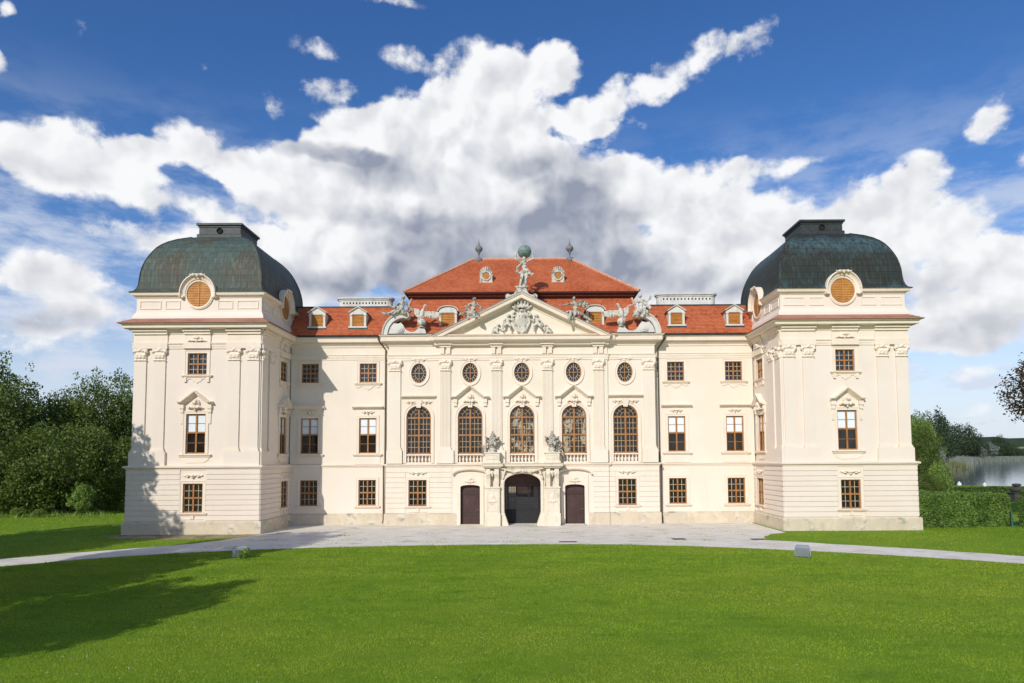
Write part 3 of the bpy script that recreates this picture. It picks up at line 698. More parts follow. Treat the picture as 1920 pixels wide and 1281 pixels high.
# brackets that carry the cornice over each pilaster
for x in (-6.1,-2.03,2.03,6.1):
    p = MB()
    for sg in (-1,1): p.box(TF,x+sg*.24-.15,x+sg*.24+.15,0,.20,13.58,14.22)
    p.box(TF,x-.46,x+.46,0,.26,14.12,14.3); p.box(TF,x-.56,x+.56,0,.42,14.3,14.56); p.build('cornice_bracket','trim',P)
for x in (-10.15,-6.1,-2.03,2.03,6.1,10.15):
    end = abs(x) > 9
    pilaster(TR if end else TF, x, .46 if end else .41, 6.15, 12.24, (x-.68,x+.68) if not end else (x-.62,x+.62), 0 if end else 7, .12, 'cream')
BAL = [None]
def arch_window(x, T):
    u, h, z0, sp, zt = x, .98, 5.62, 8.55, 9.47
    f = MB(); a = .09; W0, W1 = -.24, -.10
    f.sweep(T,[(u-h,z0)]+ell((u,sp),h,zt-sp,20,PI,0)+[(u+h,z0)],[(0,W0),(0,W1),(-a,W1),(-a,W0)])
    f.box(T,u-h,u+h,W0,W1,z0,z0+.1); f.box(T,u-.065,u+.065,W0+.002,W1+.012,z0+.1,zt-.05)
    for zz in (7.1,8.5):
        for sg in (-1,1): e = sorted((u+sg*.065,u+sg*(h-a))); f.box(T,e[0],e[1],W0+.002,W1+.004,zz-.065,zz+.065)
    w = f.build('arched_window','wood',P)
    g = MB()
    for (za, zb) in ((z0+.1,7.035),(7.165,8.435)):
        for sg in (-1,1): e = sorted((u+sg*.065,u+sg*(h-a))); grid_bars(g,T,e[0],e[1],za,zb,3,3,-.20,-.16,.016)
    for rr in (.36,.66):
        g.sweep(T,ell((u,8.55),h*rr,(zt-8.55)*rr,16,0,PI),[(-.012,-.2),(-.012,-.165),(.012,-.165),(.012,-.2)])
    for k in range(1,8):
        if k == 4: continue
        t = PI*k/8; r0 = .36 if k % 2 == 0 else .66
        for q in (0,): 
            A = (u+h*r0*math.cos(t),8.55+(zt-8.55)*r0*math.sin(t)); B = (u+h*.93*math.cos(t),8.55+(zt-8.55)*.93*math.sin(t))
            g.sweep(T,[A,B],[(-.011,-.198),(-.011,-.168),(.011,-.168),(.011,-.198)])
    g.build('glazing_bars','lattice',w)
    p = MB(); p.prism(T,[(u-h+.02,z0+.02)]+ell((u,sp),h-.03,zt-sp-.03,20,PI,0)+[(u+h-.02,z0+.02)],-.23,-.215); p.build('pane','glass_painted_refl' if x in (0,4.13) else 'glass',w)
    s_ = MB(); s_.sweep(T,[(u-h,4.9)]+[(u-h,sp)]+ell((u,sp),h,zt-sp,20,PI,0)[1:-1]+[(u+h,sp),(u+h,4.9)],[(0,-.02),(0,.05),(.14,.05),(.16,.09),(.24,.09),(.24,-.02)]); s_.build('surround','trim',w)
    if abs(x) > 6:
        hood_flat(T,u,1.38,10.03,w); ornament(T,u-.55,9.75,w,.9,1.0); ornament(T,u+.55,9.75,w,.9,1.0)
    else:
        hood_gable(T,u,1.50,10.02,10.88,w,.42)
    k = MB(); k.prism(T,[(u-.17,9.3),(u+.17,9.3),(u+.24,9.95),(u-.24,9.95)],0,.16); k.build('keystone','trim',w)
    b = MB(); b.box(T,u-h,u+h,-.32,-.02,5.50,5.615); b.box(T,u-h,u+h,-.32,-.02,4.84,4.96); bl = b.build('balustrade','trim',P)
    bk = MB(); bk.box(T,u-h-.05,u+h+.05,-.44,-.40,4.8,5.7); bk.build('balustrade_back','trim',bl)
    for i in range(7):
        q = MB(); q.lathe((0,0,0),[(.03,0),(.075,.0),(.075,.06),(.045,.08),(.10,.19),(.085,.27),(.04,.40),(.055,.46),(.075,.48),(.075,.545),(.03,.545)],10)
        if BAL[0] is None: o = q.build('baluster','trim',bl,True); BAL[0] = o.data
        else: o = put_mesh('baluster',BAL[0],'trim',bl)
        o.location = T(u-h+.14+(2*h-.28)*i/6,-.17,4.957)
def oval_window(x, T):
    u, a, b, zc = x, .62, .795, 12.075
    f = MB(); f.sweep(T,ell((u,zc),a,b,36,skip_end=True),[(0,-.22),(0,-.08),(.07,-.08),(.07,-.22)],closed=True,side=1)
    f.box(T,u-.035,u+.035,-.2,-.07,zc-b+.04,zc+b-.04)
    for sg in (-1,1): e = sorted((u+sg*.035,u+sg*(a-.04))); f.box(T,e[0],e[1],-.198,-.075,zc-.035,zc+.035)
    w = f.build('oval_window','wood',P)
    g = MB(); g.sweep(T,ell((u,zc),a*.55,b*.58,28,skip_end=True),[(-.014,-.18),(-.014,-.145),(.014,-.145),(.014,-.18)],closed=True)
    for k in range(16):
        if k % 4 == 0: continue
        t = 2*PI*k/16; g.sweep(T,[(u+a*.56*math.cos(t),zc+b*.59*math.sin(t)),(u+a*.92*math.cos(t),zc+b*.94*math.sin(t))],[(-.013,-.178),(-.013,-.148),(.013,-.148),(.013,-.178)])
    g.build('glazing_bars','bar',w)
    p = MB(); p.prism(T,ell((u,zc),a-.02,b-.02,32,skip_end=True),-.205,-.19); p.build('pane','glass2',w)
    m = MB(); m.sweep(T,ell((u,zc),a,b,40,skip_end=True),[(0,-.02),(0,.06),(-.1,.05),(-.17,.09),(-.23,.09),(-.23,-.02)],closed=True,side=1); m.build('surround','trim',w)
    loc, rot = place(T,u,.06,zc+b+.30); put_mesh('ornament',ORN,'trim',w,loc,rot,(1.1,1.2,1.1))
for x in AR:
    T = TR if abs(x) > 6 else TF
    arch_window(x,T); oval_window(x,T)
for sg in (-1,1): win0(TR,sg*8.31,True,.72)
# side doors under segmental hoods
for sg in (-1,1):
    u = sg*4.13; h = .77
    d = MB(); d.box(TF,u-h,u+h,-.34,-.28,-.05,3.2)
    for (ua, ub, za, zb) in ((-.66,.66,.98,2.42),(-.66,-.05,.12,.82),(.05,.66,.12,.82),(-.66,.66,2.62,3.02)):
        d.sweep(TF,[(u+ua,za),(u+ub,za),(u+ub,zb),(u+ua,zb)],[(0,-.28),(0,-.245),(.07,-.245),(.07,-.28)],closed=True)
    d.box(TF,u-.36,u+.36,-.28,-.25,1.28,2.14); d.box(TF,u-.24,u+.24,-.25,-.235,1.42,2.0); d.box(TF,u-h,u+h,-.28,-.23,2.46,2.56)
    dr = d.build('door','door',P)
    k = MB(); k.tube([(u+.68,YF+.28,1.22),(u+.68,YF+.18,1.22),(u+.56,YF+.18,1.22)],.018,6); k.build('handle','lead',dr)
    m = MB(); m.sweep(TF,[(u-h,-.05),(u-h,3.0)]+ell((u,3.0),h,.17,10,PI,0)[1:-1]+[(u+h,3.0),(u+h,-.05)],[(0,-.3),(0,.10),(.3,.10),(.3,-.02)])
    m.prism(TF,[(u-h-.3,3.05),(u-h-.3,3.95)]+ell((u,3.95),h+.3,.24,14,PI,0)[1:-1]+[(u+h+.3,3.95),(u+h+.3,3.05),(u+h,3.12)]+ell((u,3.0),h,.17,10,0,PI)[1:-1]+[(u-h,3.12)],.0,.07)
    m.sweep(TF,[(u-h-.52,3.90)]+ell((u,3.93),h+.5,.36,16,PI,0)+[(u+h+.52,3.90)],[(0,-.02),(0,.12),(.06,.2),(.06,.28),(.14,.32),(.17,-.02)])
    m.build('surround','trim',dr); loc, rot = place(TF,u,.10,3.62); put_mesh('ornament',SHELL,'trim',dr,loc,rot,(.9,.9,.55))
    t = MB(); t.box(TF,u-h-.1,u+h+.1,-.3,.22,-.1,.07); t.build('doorstep','plinth',dr)
# portal: two piers with paired consoles, arch with drapery, entablature slab
YP = 4.42; TP = front(YP)
PIERS = []
for sg in (-1,1):
    po = MB(); u = sg*2.33
    po.box(TP,u-.62,u+.62,-.95,.06,-.2,.98); po.box(TP,u-.56,u+.56,-.95,0,.98,2.92); po.box(TP,u-.62,u+.62,-.95,.07,2.92,3.04)
    po.sweep(TP,[(u-.42,1.15),(u+.42,1.15),(u+.42,2.78),(u-.42,2.78)],[(0,0),(0,.03),(.05,.03),(.05,0)],closed=True)
    po.box(TP,u-.5,u+.5,-.95,-.5,3.04,4.5)
    for q in (-1,1):
        v = u+q*.33; po.prism(sideP(v-.17),[(YP-.02,4.42),(YP-.10,4.40),(YP-.12,3.98),(YP+.02,3.7),(YP+.06,3.3),(YP+.10,3.04),(YP+.5,3.04),(YP+.5,4.42)],0,.34)
    # sloped guard stone beside the gateway and the pier's inner return
    e = sorted((sg*1.42, sg*1.77)); po.box(TP,e[0],e[1],-.95,-.28,.98,3.2)
    xa, xb = sg*1.77, sg*1.05; xc = sg*1.42
    po.add([(xa,YP+.22,-.1),(xb,YP+.22,-.1),(xc,YP+.22,1.0),(xa,YP+.22,1.0),(xa,YP+1.3,-.1),(xb,YP+1.3,-.1),(xc,YP+1.3,1.0),(xa,YP+1.3,1.0)],[(0,1,2,3),(4,5,6,7),(1,5,6,2),(0,4,5,1),(3,2,6,7),(0,3,7,4)])
    PIERS.append(po)
m = MB()
ar = ell((0,3.3),1.42,.74,22,PI,0)
m.sweep(front(YP+.32),[(-1.42,1.0)]+ar+[(1.42,1.0)],[(0,-.7),(0,.08),(.06,.12),(.22,.12),(.22,-.7)])
m.prism(front(YP+.36),[(-1.8,3.2),(-1.8,4.55),(1.8,4.55),(1.8,3.2),(1.42,3.3)]+ell((0,3.3),1.42,.74,22,0,PI)+[(-1.42,3.3)],-.6,0)
portal = m.build('portal','mossy',P); portal['label'] = 'weathered stone portal with two carved piers'
for po in PIERS: po.build('pier','mossy',portal)
ent = MB(); prof = [(-.9,4.46),(.02,4.48),(.06,4.56),(.20,4.62),(.22,4.76),(.28,4.84),(-.9,4.86)]
ent.plan([(-2.95,YP+.95),(-2.95,YP),(-1.72,YP),(-1.72,YP+.32),(1.72,YP+.32),(1.72,YP),(2.95,YP),(2.95,YP+.95)],[(-.45,4.46)]+prof[1:-1]+[(-.45,4.862)],side=-1)
ent.box(TP,-2.9,2.9,-.95,-.30,4.46,4.858); ent.build('entablature','mossy',portal)
for sg in (-1,1):
    loc, rot = place(TP,sg*2.33,.05,4.12); put_mesh('console_carving',ORN,'mossy',portal,loc,rot,(.9,1.6,1.6))
    loc, rot = place(TP,sg*2.33,.02,2.25); put_mesh('pier_relief',SHELL,'mossy',portal,loc,rot,(.7,.45,.9))
DRAPE = sculpt([('e',(0,-.02,0),(.38,.1,.22))]+[('c',[((s*.1,-.05,.05),.10),((s*.5,-.06,-.08),.09),((s*.9,-.05,-.02),.11),((s*1.35,-.04,.18),.09),((s*1.6,-.02,.24),.07)]) for s in (-1,1)]
    +[('c',[((s*1.3,-.02,.16),.09),((s*1.42,-.02,-.25),.10),((s*1.55,-.01,-.75),.07)]) for s in (-1,1)]+[('c',[((s*.2,-.05,.0),.06),((s*.62,-.06,-.24),.05),((s*1.1,-.05,.02),.05)]) for s in (-1,1)], .03, .02, 8, .014)
put_mesh('drapery',DRAPE,'mossy',portal,(0,YP+.20,4.25),(0,0,0),(1,1.7,.8))
# gate passage, panelled tympanum, iron gate
g = MB(); xs = 1.62
g.add([(-xs,YF+.52,-.1),(-xs,18.5,-.1),(-xs,18.5,4.6),(-xs,YF+.52,4.6)],[(0,1,2,3)]); g.add([(xs,YF+.52,-.1),(xs,18.5,-.1),(xs,18.5,4.6),(xs,YF+.52,4.6)],[(0,1,2,3)])
g.add([(-xs,YF+.52,4.6),(xs,YF+.52,4.6),(xs,18.5,4.6),(-xs,18.5,4.6)],[(0,1,2,3)])
g.build('gate_passage','plaster',P)
YG = 6.7; TG = front(YG)
t = MB(); t.prism(TG,[(-1.6,3.02)]+ell((0,3.2),1.6,1.2,20,PI,0)+[(1.6,3.02)],-.08,0)
for q in (-1,1): t.sweep(TG,[(q*.16,3.2),(q*1.32,3.2),(q*1.05,3.78),(q*.16,3.98)],[(0,0),(0,.035),(.05,.035),(.05,0)],closed=True)
t.box(TG,-.12,.12,0,.06,3.05,4.3); t.box(TG,-1.6,1.6,0,.05,3.02,3.12)
tym = t.build('gate_tympanum','tymwood',P)
ir = MB()
for x in (-1.5,-.5,.5,1.5): ir.box(TG,x-.045,x+.045,-.04,.04,0,3.02)
for z in (0.05,1.12,2.98): ir.box(TG,-1.5,1.5,-.035,.035,z-.035,z+.035)
for i in range(1,25):
    x = -1.5+3*i/25; ir.box(TG,x-.012,x+.012,-.012,.012,1.15,2.95)
for j in range(1,14):
    z = 1.15+1.8*j/14; ir.box(TG,-1.46,1.46,-.011,.011,z-.010,z+.010)
gt = ir.build('iron_gate','iron',P); q = MB(); q.box(TG,-1.46,1.46,-.02,.02,.08,1.1); q.build('kick_plate','iron',gt)
# pediment
t = MB(); zb, zt, hb = 14.9, 18.0, 6.3
t.prism(front(5.2),[(-6.9,zb),(6.9,zb),(0,zt+.25)],-.5,0)
t.build('tympanum','tympan',P)
r = MB(); tipz = 18.36
r.sweep(front(5.2),[(-7.05,14.90),(0,tipz-.02),(7.05,14.90)],[(-.62,-.3),(-.62,.06),(-.50,.08),(-.46,.2),(-.36,.28),(-.34,.62),(-.30,.64),(-.10,.66),(-.06,.74),(.03,.80),(.04,-.5)])
r.build('raking_cornice','trim',P)
f = MB(); f.sweep(front(5.2),[(-7.1,14.95),(0,tipz+.03),(7.1,14.95)],[(.02,-1.0),(.02,.74),(.05,.74),(.05,-1.0)]); f.build('pediment_flashing','lead',P)
# pedestal of the crowning figure
pd = MB(); pd.prism(front(4.75),[(-1.1,17.86),(-1.25,18.12),(-1.0,18.2),(-.62,18.28),(-.44,18.55),(-.38,18.8),(.38,18.8),(.44,18.55),(.62,18.28),(1.0,18.2),(1.25,18.12),(1.1,17.86),(0,18.42)],-.9,0)
pd.box(front(4.75),-.48,.48,-.95,.06,18.8,18.92)
pp = pd.build('crowning_pedestal','pale_stone',P)
for sg in (-1,1):
    v = MB(); v.prism(front(4.78),ell((sg*1.08,18.1),.2,.2,18,skip_end=True),-.8,.05); v.prism(front(4.73),ell((sg*1.08,18.1),.1,.1,14,skip_end=True),0,.05); v.build('scroll','pale_stone',pp)
# scroll gables at both ends of the cornice
for sg in (-1,1):
    T = (lambda u,w,z,sg=sg: (sg*-u, 4.98-w, z))
    o_ = [(-11.05,15.1),(-11.02,15.4),(-10.92,15.75),(-10.74,16.1),(-10.48,16.4),(-10.14,16.63),(-9.75,16.78),(-9.4,16.84),(-9.15,16.80)]
    i_ = [(-10.68,15.1),(-10.62,15.42),(-10.5,15.75),(-10.3,16.05),(-10.02,16.28),(-9.7,16.42),(-9.4,16.46),(-9.12,16.44)]
    b = MB(); b.prism(T,o_+i_[::-1],-.75,.12)
    b.sweep(T,o_,[(-.06,-.75),(-.06,.18),(.0,.24),(.05,.24),(.05,-.75)],side=1)
    v = b.build('scroll_gable','white',P)
    b = MB(); b.prism(T,[(-10.68,15.1),(-10.45,15.75),(-10.2,16.05),(-9.85,16.0),(-9.62,16.08),(-9.45,15.9),(-9.30,15.62),(-9.08,15.42),(-8.8,15.32),(-8.5,15.36),(-8.33,15.52),(-8.2,15.64),(-7.78,15.64),(-7.66,15.42),(-7.58,15.1)],-.6,0)
    b.prism(T,ell((-9.2,16.64),.24,.24,18,skip_end=True),-.8,.17); b.prism(T,ell((-9.2,16.64),.11,.11,12,skip_end=True),.17,.22)
    for rr, ww in ((.36,.08),(.25,.16),(.12,.22)): b.prism(T,ell((-9.72,15.5),rr,rr,20,skip_end=True),0,ww)
    b.box(T,-8.24,-7.74,-.5,.03,15.64,15.70); b.build('scroll_body','white',v)
# roof of the central block
ro = MB(); zt = 18.85; yt = 8.15; y0 = 4.98+.35
tiled(ro,(-10.0,y0,15.2),(10.0,y0,15.2),(9.25,yt,zt),(-9.25,yt,zt),25,.035)
for sg in (-1,1):
    A, B, Cc, D = (sg*10.0,y0,15.2),(sg*10.0,18.6,15.2),(sg*9.25,18.0,zt),(sg*9.25,yt,zt)
    if sg < 0: tiled(ro,B,A,D,Cc,25)
    else: tiled(ro,A,B,Cc,D,25)
lower = ro.build('lower_roof','tile',P,recalc=False)
for sg in (-1,1): k = MB(); k.tube([(sg*10.0,y0-.02,15.25),(sg*9.25,yt-.04,zt+.02)],.10,8); k.build('hip_tiles','ridge',lower)
ey, ex, ez = 7.35, 9.85, 19.13; ry, rx, rz = 12.7, 4.42, 23.48; by = 18.2
ro = MB()
tiled(ro,(-ex,ey,ez),(ex,ey,ez),(rx,ry,rz),(-rx,ry,rz),38,.03); tiled(ro,(ex,by,ez),(-ex,by,ez),(-rx,ry,rz),(rx,ry,rz),38,.03)
tiled(ro,(-ex,by,ez),(-ex,ey,ez),(-rx,ry,rz),(-rx,ry,rz),38,.03); tiled(ro,(ex,ey,ez),(ex,by,ez),(rx,ry,rz),(rx,ry,rz),38,.03)
upper = ro.build('upper_roof','tile',P,recalc=False)
k = MB()
for sg in (-1,1):
    for (a, b) in (((sg*ex,ey,ez+.05),(sg*rx,ry,rz+.05)),):
        A, B = Vector(a), Vector(b); n = 30
        for i in range(n):
            p0, p1 = A.lerp(B,i/n), A.lerp(B,(i+1.12)/n); k.tube([p0,p1],[.13,.09],6)
for i in range(40):
    x0_, x1_ = -rx+2*rx*i/40, -rx+2*rx*(i+1.12)/40; k.tube([(x0_,ry,rz+.05),(x1_,ry,rz+.05)],[.13,.10],6)
k.build('ridge_tiles','ridge',upper)
sf = MB(); sq_ = [(-ex,ey),(ex,ey),(ex,by),(-ex,by)]
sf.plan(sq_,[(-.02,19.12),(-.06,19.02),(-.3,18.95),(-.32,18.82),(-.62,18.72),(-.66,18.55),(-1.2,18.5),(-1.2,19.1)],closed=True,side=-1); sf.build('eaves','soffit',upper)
for sg in (-1,1): dormer(sg*5.98,5.95,15.85,17.2,.72,'seg')
# shell-topped oval dormers on the upper roof
for x in (-3.05,3.12):
    T = front(8.75); m = MB(); zc = 20.86
    m.prism(T,[(x-.58,20.15),(x-.52,20.6),(x-.54,21.0)]+ell((x,21.0),.54,.62,16,PI,0)[1:-1]+[(x+.54,21.0),(x+.52,20.6),(x+.58,20.15)],-1.6,0)
    m.sweep(T,ell((x,zc),.32,.32,24,skip_end=True),[(0,-.02),(0,.09),(-.10,.09),(-.10,-.02)],closed=True,side=1)
    for k in range(9):
        t = PI*(.1+.8*k/8); m.tube([T(x+.40*math.cos(t),.02,zc+.36*math.sin(t)+.05),T(x+.56*math.cos(t),.05,21.0+.66*math.sin(t))],[.035,.075],6)
    m.box(T,x-.62,x+.62,-.2,.1,20.05,20.16)
    o = m.build('oval_dormer','pale_stone',P)
    q = MB(); q.prism(T,ell((x,zc),.3,.3,24,skip_end=True),.0,.03)
    for k in range(-2,3): q.box(T,x-.27+abs(k)*.03,x+.27-abs(k)*.03,.03,.05,zc+k*.11-.04,zc+k*.11+.02)
    q.build('louvred_shutter','shutter',o)
for x in (-3.95,4.4):
    f = MB(); f.lathe((x,ry,rz-.1),[(.02,-.2),(.4,-.2),(.34,.2),(.1,.24),(.06,.3),(.06,.62),(.14,.66),(.1,.72),(.18,.82),(.32,.98),(.36,1.12),(.30,1.26),(.14,1.4),(.12,1.46),(.06,1.6),(.03,1.75),(.02,2.0),(.0,2.12)],14)
    f.build('roof_finial','finial',P,True)
# downpipes where the wings meet the central block
for sg in (-1,1):
    x = sg*11.02; d = MB(); d.tube([(sg*11.55,YW-.62,15.08),(sg*11.5,YW-.6,14.78),(sg*11.3,YW-.35,14.45),(x,YW-.10,14.05),(x,YW-.10,4.9),(sg*11.1,YW-.24,4.75),(sg*11.1,YW-.18,.5),(sg*11.12,YW-.38,.18)],.06,8); d.build('downpipe','rust',P)
b = MB(); b.box(TR,-10.62,-10.42,.125,.14,5.92,5.99); b.build('small_plaque','red',P)
# coat of arms and playing cherubs of the pediment
def cherub(flip):
    s = flip
    return [('e',(0,0,.62),(.13,.11,.20)),('e',(0,-.02,.94),(.11,.11,.12)),('e',(0,-.12,.93),(.03,.03,.035)),('e',(s*.02,.0,.46),(.15,.12,.14)),
        ('c',[((s*.12,0,.76),.055),((s*.30,-.06,.66),.045),((s*.44,-.05,.78),.04)]),('c',[((-s*.12,0,.74),.055),((-s*.26,-.04,.56),.045),((-s*.30,-.1,.42),.04)]),
        ('c',[((s*.08,-.02,.42),.095),((s*.26,-.14,.26),.075),((s*.24,-.08,.02),.05),((s*.30,-.16,0),.04)]),('c',[((-s*.10,-.02,.40),.095),((-s*.20,-.16,.18),.075),((-s*.30,-.06,.0),.05),((-s*.24,-.14,-.03),.04)]),
        ('c',[((s*.05,.05,.5),.1),((-s*.2,.06,.36),.08),((-s*.34,.05,.3),.05)]),('e',(s*.05,.04,.98),(.11,.1,.09))]
shield = [('e',(0,0,.0),(.56,.16,.72)),('e',(0,.02,-.75),(.34,.12,.32)),('e',(0,-.06,.08),(.42,.16,.50))]
shield += [('c',[((s*.5,-.05,.55),.1),((s*.66,-.08,.38),.09),((s*.62,-.1,.18),.08),((s*.5,-.1,.22),.07)]) for s in (-1,1)]
shield += [('c',[((s*.62,-.02,.05),.08),((s*.60,-.02,-.3),.07),((s*.44,-.04,-.6),.09),((s*.28,-.05,-.9),.10),((0,-.05,-1.08),.11)]) for s in (-1,1)]
shield += [('c',[((s*.2,0,.72),.12),((s*.5,-.04,.85),.11),((s*.72,-.04,1.0),.08),((s*.74,-.02,1.22),.07),((s*.62,-.02,1.28),.05)]) for s in (-1,1)]
shield += [('c',[((-.46,-.1,.95),.09),((-.2,-.2,.90),.10),((.2,-.2,.90),.10),((.46,-.1,.95),.09)]),('e',(0,.02,1.06),(.5,.16,.18))]
shield += [('c',[((x,-.12,1.0),.07),((x*1.1,-.12,1.26+.12*(1-abs(x)*2)),.075)]) for x in (-.46,-.24,0,.24,.46)] + [('e',(0,-.2,.62),(.14,.1,.12))]
put_mesh('coat_of_arms',sculpt(shield,.028,.015,9),'pale_stone',P,(.0,5.06,16.32),(0,0,0),(1.08,1.2,1.04))
ch = {s: sculpt(cherub(s),.026,.008,10) for s in (-1,1)}
for (x, z, s, k, rt) in ((-1.18,15.42,1,1.24,.1),(1.32,15.38,-1,1.28,-.1),(-2.18,14.98,1,.98,.35),(2.22,14.96,-1,.94,-.3)):
    put_mesh('cherub_relief',ch[s],'pale_stone',P,(x,5.03,z),(0,rt,0),(k,k*1.05,k))

# ------------------------------------------------------------------ statues, vases
def figure(pelvis, chest, head, arms, legs, drape=(), k=1.0, hair=True):
    """one carved figure: torso, neck, head with face, two arms, two legs, drapery masses"""
    p, c, h = Vector(pelvis), Vector(chest), Vector(head)
    m = p.lerp(c,.5)
    pr = [('e',p,(.20*k,.16*k,.17*k)),('e',m,(.16*k,.13*k,.20*k)),('e',c,(.21*k,.14*k,.20*k)),('c',[(c+Vector((0,0,.1*k)),.09*k),(h-Vector((0,0,.08*k)),.065*k)]),
          ('e',h,(.095*k,.11*k,.13*k)),('e',h+Vector((0,-.115*k,-.015*k)),(.02*k,.035*k,.035*k)),('e',h+Vector((0,-.085*k,-.075*k)),(.05*k,.04*k,.035*k))]
    for s in (-1,1): pr += [('e',c+Vector((s*.19*k,0,.10*k)),(.085*k,.085*k,.085*k)),('e',h+Vector((s*.10*k,.01,-.01)),(.02*k,.025*k,.04*k))]
    if hair: pr += [('e',h+Vector((0,.045*k,.05*k)),(.12*k,.12*k,.11*k))]
    for a in arms:
        a = [Vector(q) for q in a]; pr.append(('c',list(zip(a,[.075*k,.058*k,.042*k]))))
        d = (a[-1]-a[-2]).normalized(); pr.append(('e',a[-1]+d*.05*k,(.045*k,.04*k,.055*k)))
        for f in (-.5,0,.5): pr.append(('c',[(a[-1]+d*.07*k,.018*k),(a[-1]+d*.15*k+Vector((f*.06*k,0,f*.03*k)),.014*k)]))
    for l in legs:
        l = [Vector(q) for q in l]; pr.append(('c',list(zip(l,[.135*k,.10*k,.062*k]))))
        pr.append(('e',l[-1]+Vector((0,-.08*k,-.02*k)),(.055*k,.13*k,.045*k)))
    return pr + list(drape)
def chain(*q): return ('c',[((a,b,c),r) for a,b,c,r in q])

# giant carrying a globe
pr = figure((.22,0,1.36),(.12,-.02,1.98),(.16,-.10,2.34),
    [[(-.08,0,2.10),(-.44,-.05,2.30),(-.40,.02,2.82)],[(.34,0,2.12),(.80,-.03,2.34),(.76,.04,2.84)]],
    [[(.10,0,1.28),(-.02,-.16,.72),(-.16,.0,.10)],[(.32,0,1.28),(.30,-.18,.74),(.24,.02,.10)]],
    [chain((-.10,.06,1.9,.07),(-.30,.06,1.66,.09),(-.34,.05,1.3,.10),(-.16,-.05,1.12,.12),(.12,-.16,1.2,.13),(.40,-.12,1.36,.12)),
     chain((.40,-.08,1.42,.11),(.54,-.02,1.16,.13),(.72,.02,.98,.11),(.80,0,1.14,.06)), ('e',(.12,-.12,1.2),(.24,.14,.20)),
     chain((.18,-.12,2.24,.07),(.22,-.14,2.08,.06)), ('b',(.06,.08,.04),(.38,.26,.05)), chain((.05,.22,.1,.16),(.10,.2,.7,.13),(.2,.1,1.2,.1))], 1.12)
at = thing('giant_statue','pale stone giant carrying a green globe above the pediment tip','statue',(.05,5.2,18.92))
put_mesh('figure',sculpt(pr,.026,.026,8,.009),'pale_stone',at,(0,0,0),(0,0,0),(1.12,1.12,1.0))
g = MB(); g.lathe((.22,.06,2.93),[(.0,-.54)]+[(.54*math.cos(t),.54*math.sin(t)) for t in np.linspace(-1.5,1.5,17)]+[(.0,.54)],32)
gl = g.build('globe','verdigris',at,True); b = MB(); b.lathe((.22,.06,2.93),[(.53,-.03),(.56,-.03),(.56,.03),(.53,.03)],32); b.build('globe_band','verdigris',gl)

# four seated figures
SK = [chain((-.5,.05,.0,.12),(-.2,-.1,.05,.17),(.15,-.25,.02,.17),(.35,-.38,-.1,.14)), ('e',(0,-.05,.0),(.38,.3,.2))]
prL = figure((-.02,0,.18),(.06,-.02,.72),(.08,-.04,1.16),
    [[(-.12,0,.85),(-.52,.02,.66),(-.30,-.08,.34)],[(.26,0,.84),(.52,-.06,.62),(.54,-.10,.10)]],
    [[(-.12,-.05,.12),(.16,-.42,.05),(.30,-.46,-.36)],[(.10,-.05,.12),(.36,-.42,-.02),(.48,-.48,-.48)]],
    SK+[chain((-.28,.02,.22,.14),(-.62,.04,.10,.13),(-.98,.05,.0,.07)),chain((-.34,.02,.72,.09),(-.42,.04,.42,.1)),chain((-.25,-.2,-.1,.16),(-.30,-.35,-.35,.1)),chain((.1,-.42,.0,.14),(.25,-.48,-.3,.13),(.5,-.5,-.52,.08))],1.1)
prR = figure((.05,0,.18),(-.02,-.02,.72),(-.08,-.05,1.17),
    [[(-.22,0,.86),(-.56,-.05,.72),(-1.02,-.12,.64)],[(.18,0,.86),(.52,.0,.86),(.78,-.05,.60)]],
    [[(-.10,-.05,.12),(-.34,-.40,.02),(-.42,-.44,-.55)],[(.12,-.05,.12),(-.02,-.44,.0),(-.22,-.48,-.42)]],
    SK+[chain((.22,.03,.95,.08),(.58,.05,1.0,.10),(.86,.02,.78,.09),(.9,0,.52,.05)),chain((.35,.02,.7,.12),(.66,.04,.55,.08)),chain((.3,.0,.08,.15),(.62,-.02,-.22,.13),(1.0,0,-.42,.12),(1.1,0,-.52,.07)),
        chain((-.35,-.05,.2,.12),(-.66,-.08,.08,.10)),chain((-.36,-.42,-.1,.12),(-.44,-.48,-.4,.12),(-.5,-.5,-.68,.07))],1.1)
prV = figure((.0,0,.22),(.08,-.02,.78),(.16,-.04,1.20),
    [[(-.10,0,.92),(-.36,-.06,.66),(-.16,-.2,.40)],[(.28,0,.90),(.50,-.02,.60),(.74,-.06,.30)]],
    [[(-.12,-.05,.15),(-.46,-.28,.14),(-.82,-.18,-.10)],[(.12,-.05,.15),(-.12,-.40,.10),(-.52,-.36,-.16)]],
    SK+[chain((-.25,.08,.7,.09),(-.56,.1,.48,.11),(-.82,.1,.62,.09),(-.95,.08,.92,.06)),chain((-.2,.05,.3,.16),(-.6,.0,.06,.14),(-1.1,-.04,-.02,.11),(-1.3,-.02,.02,.12)),chain((.2,0,.2,.14),(.6,-.05,.12,.13),(.78,-.05,.3,.06))],1.1)
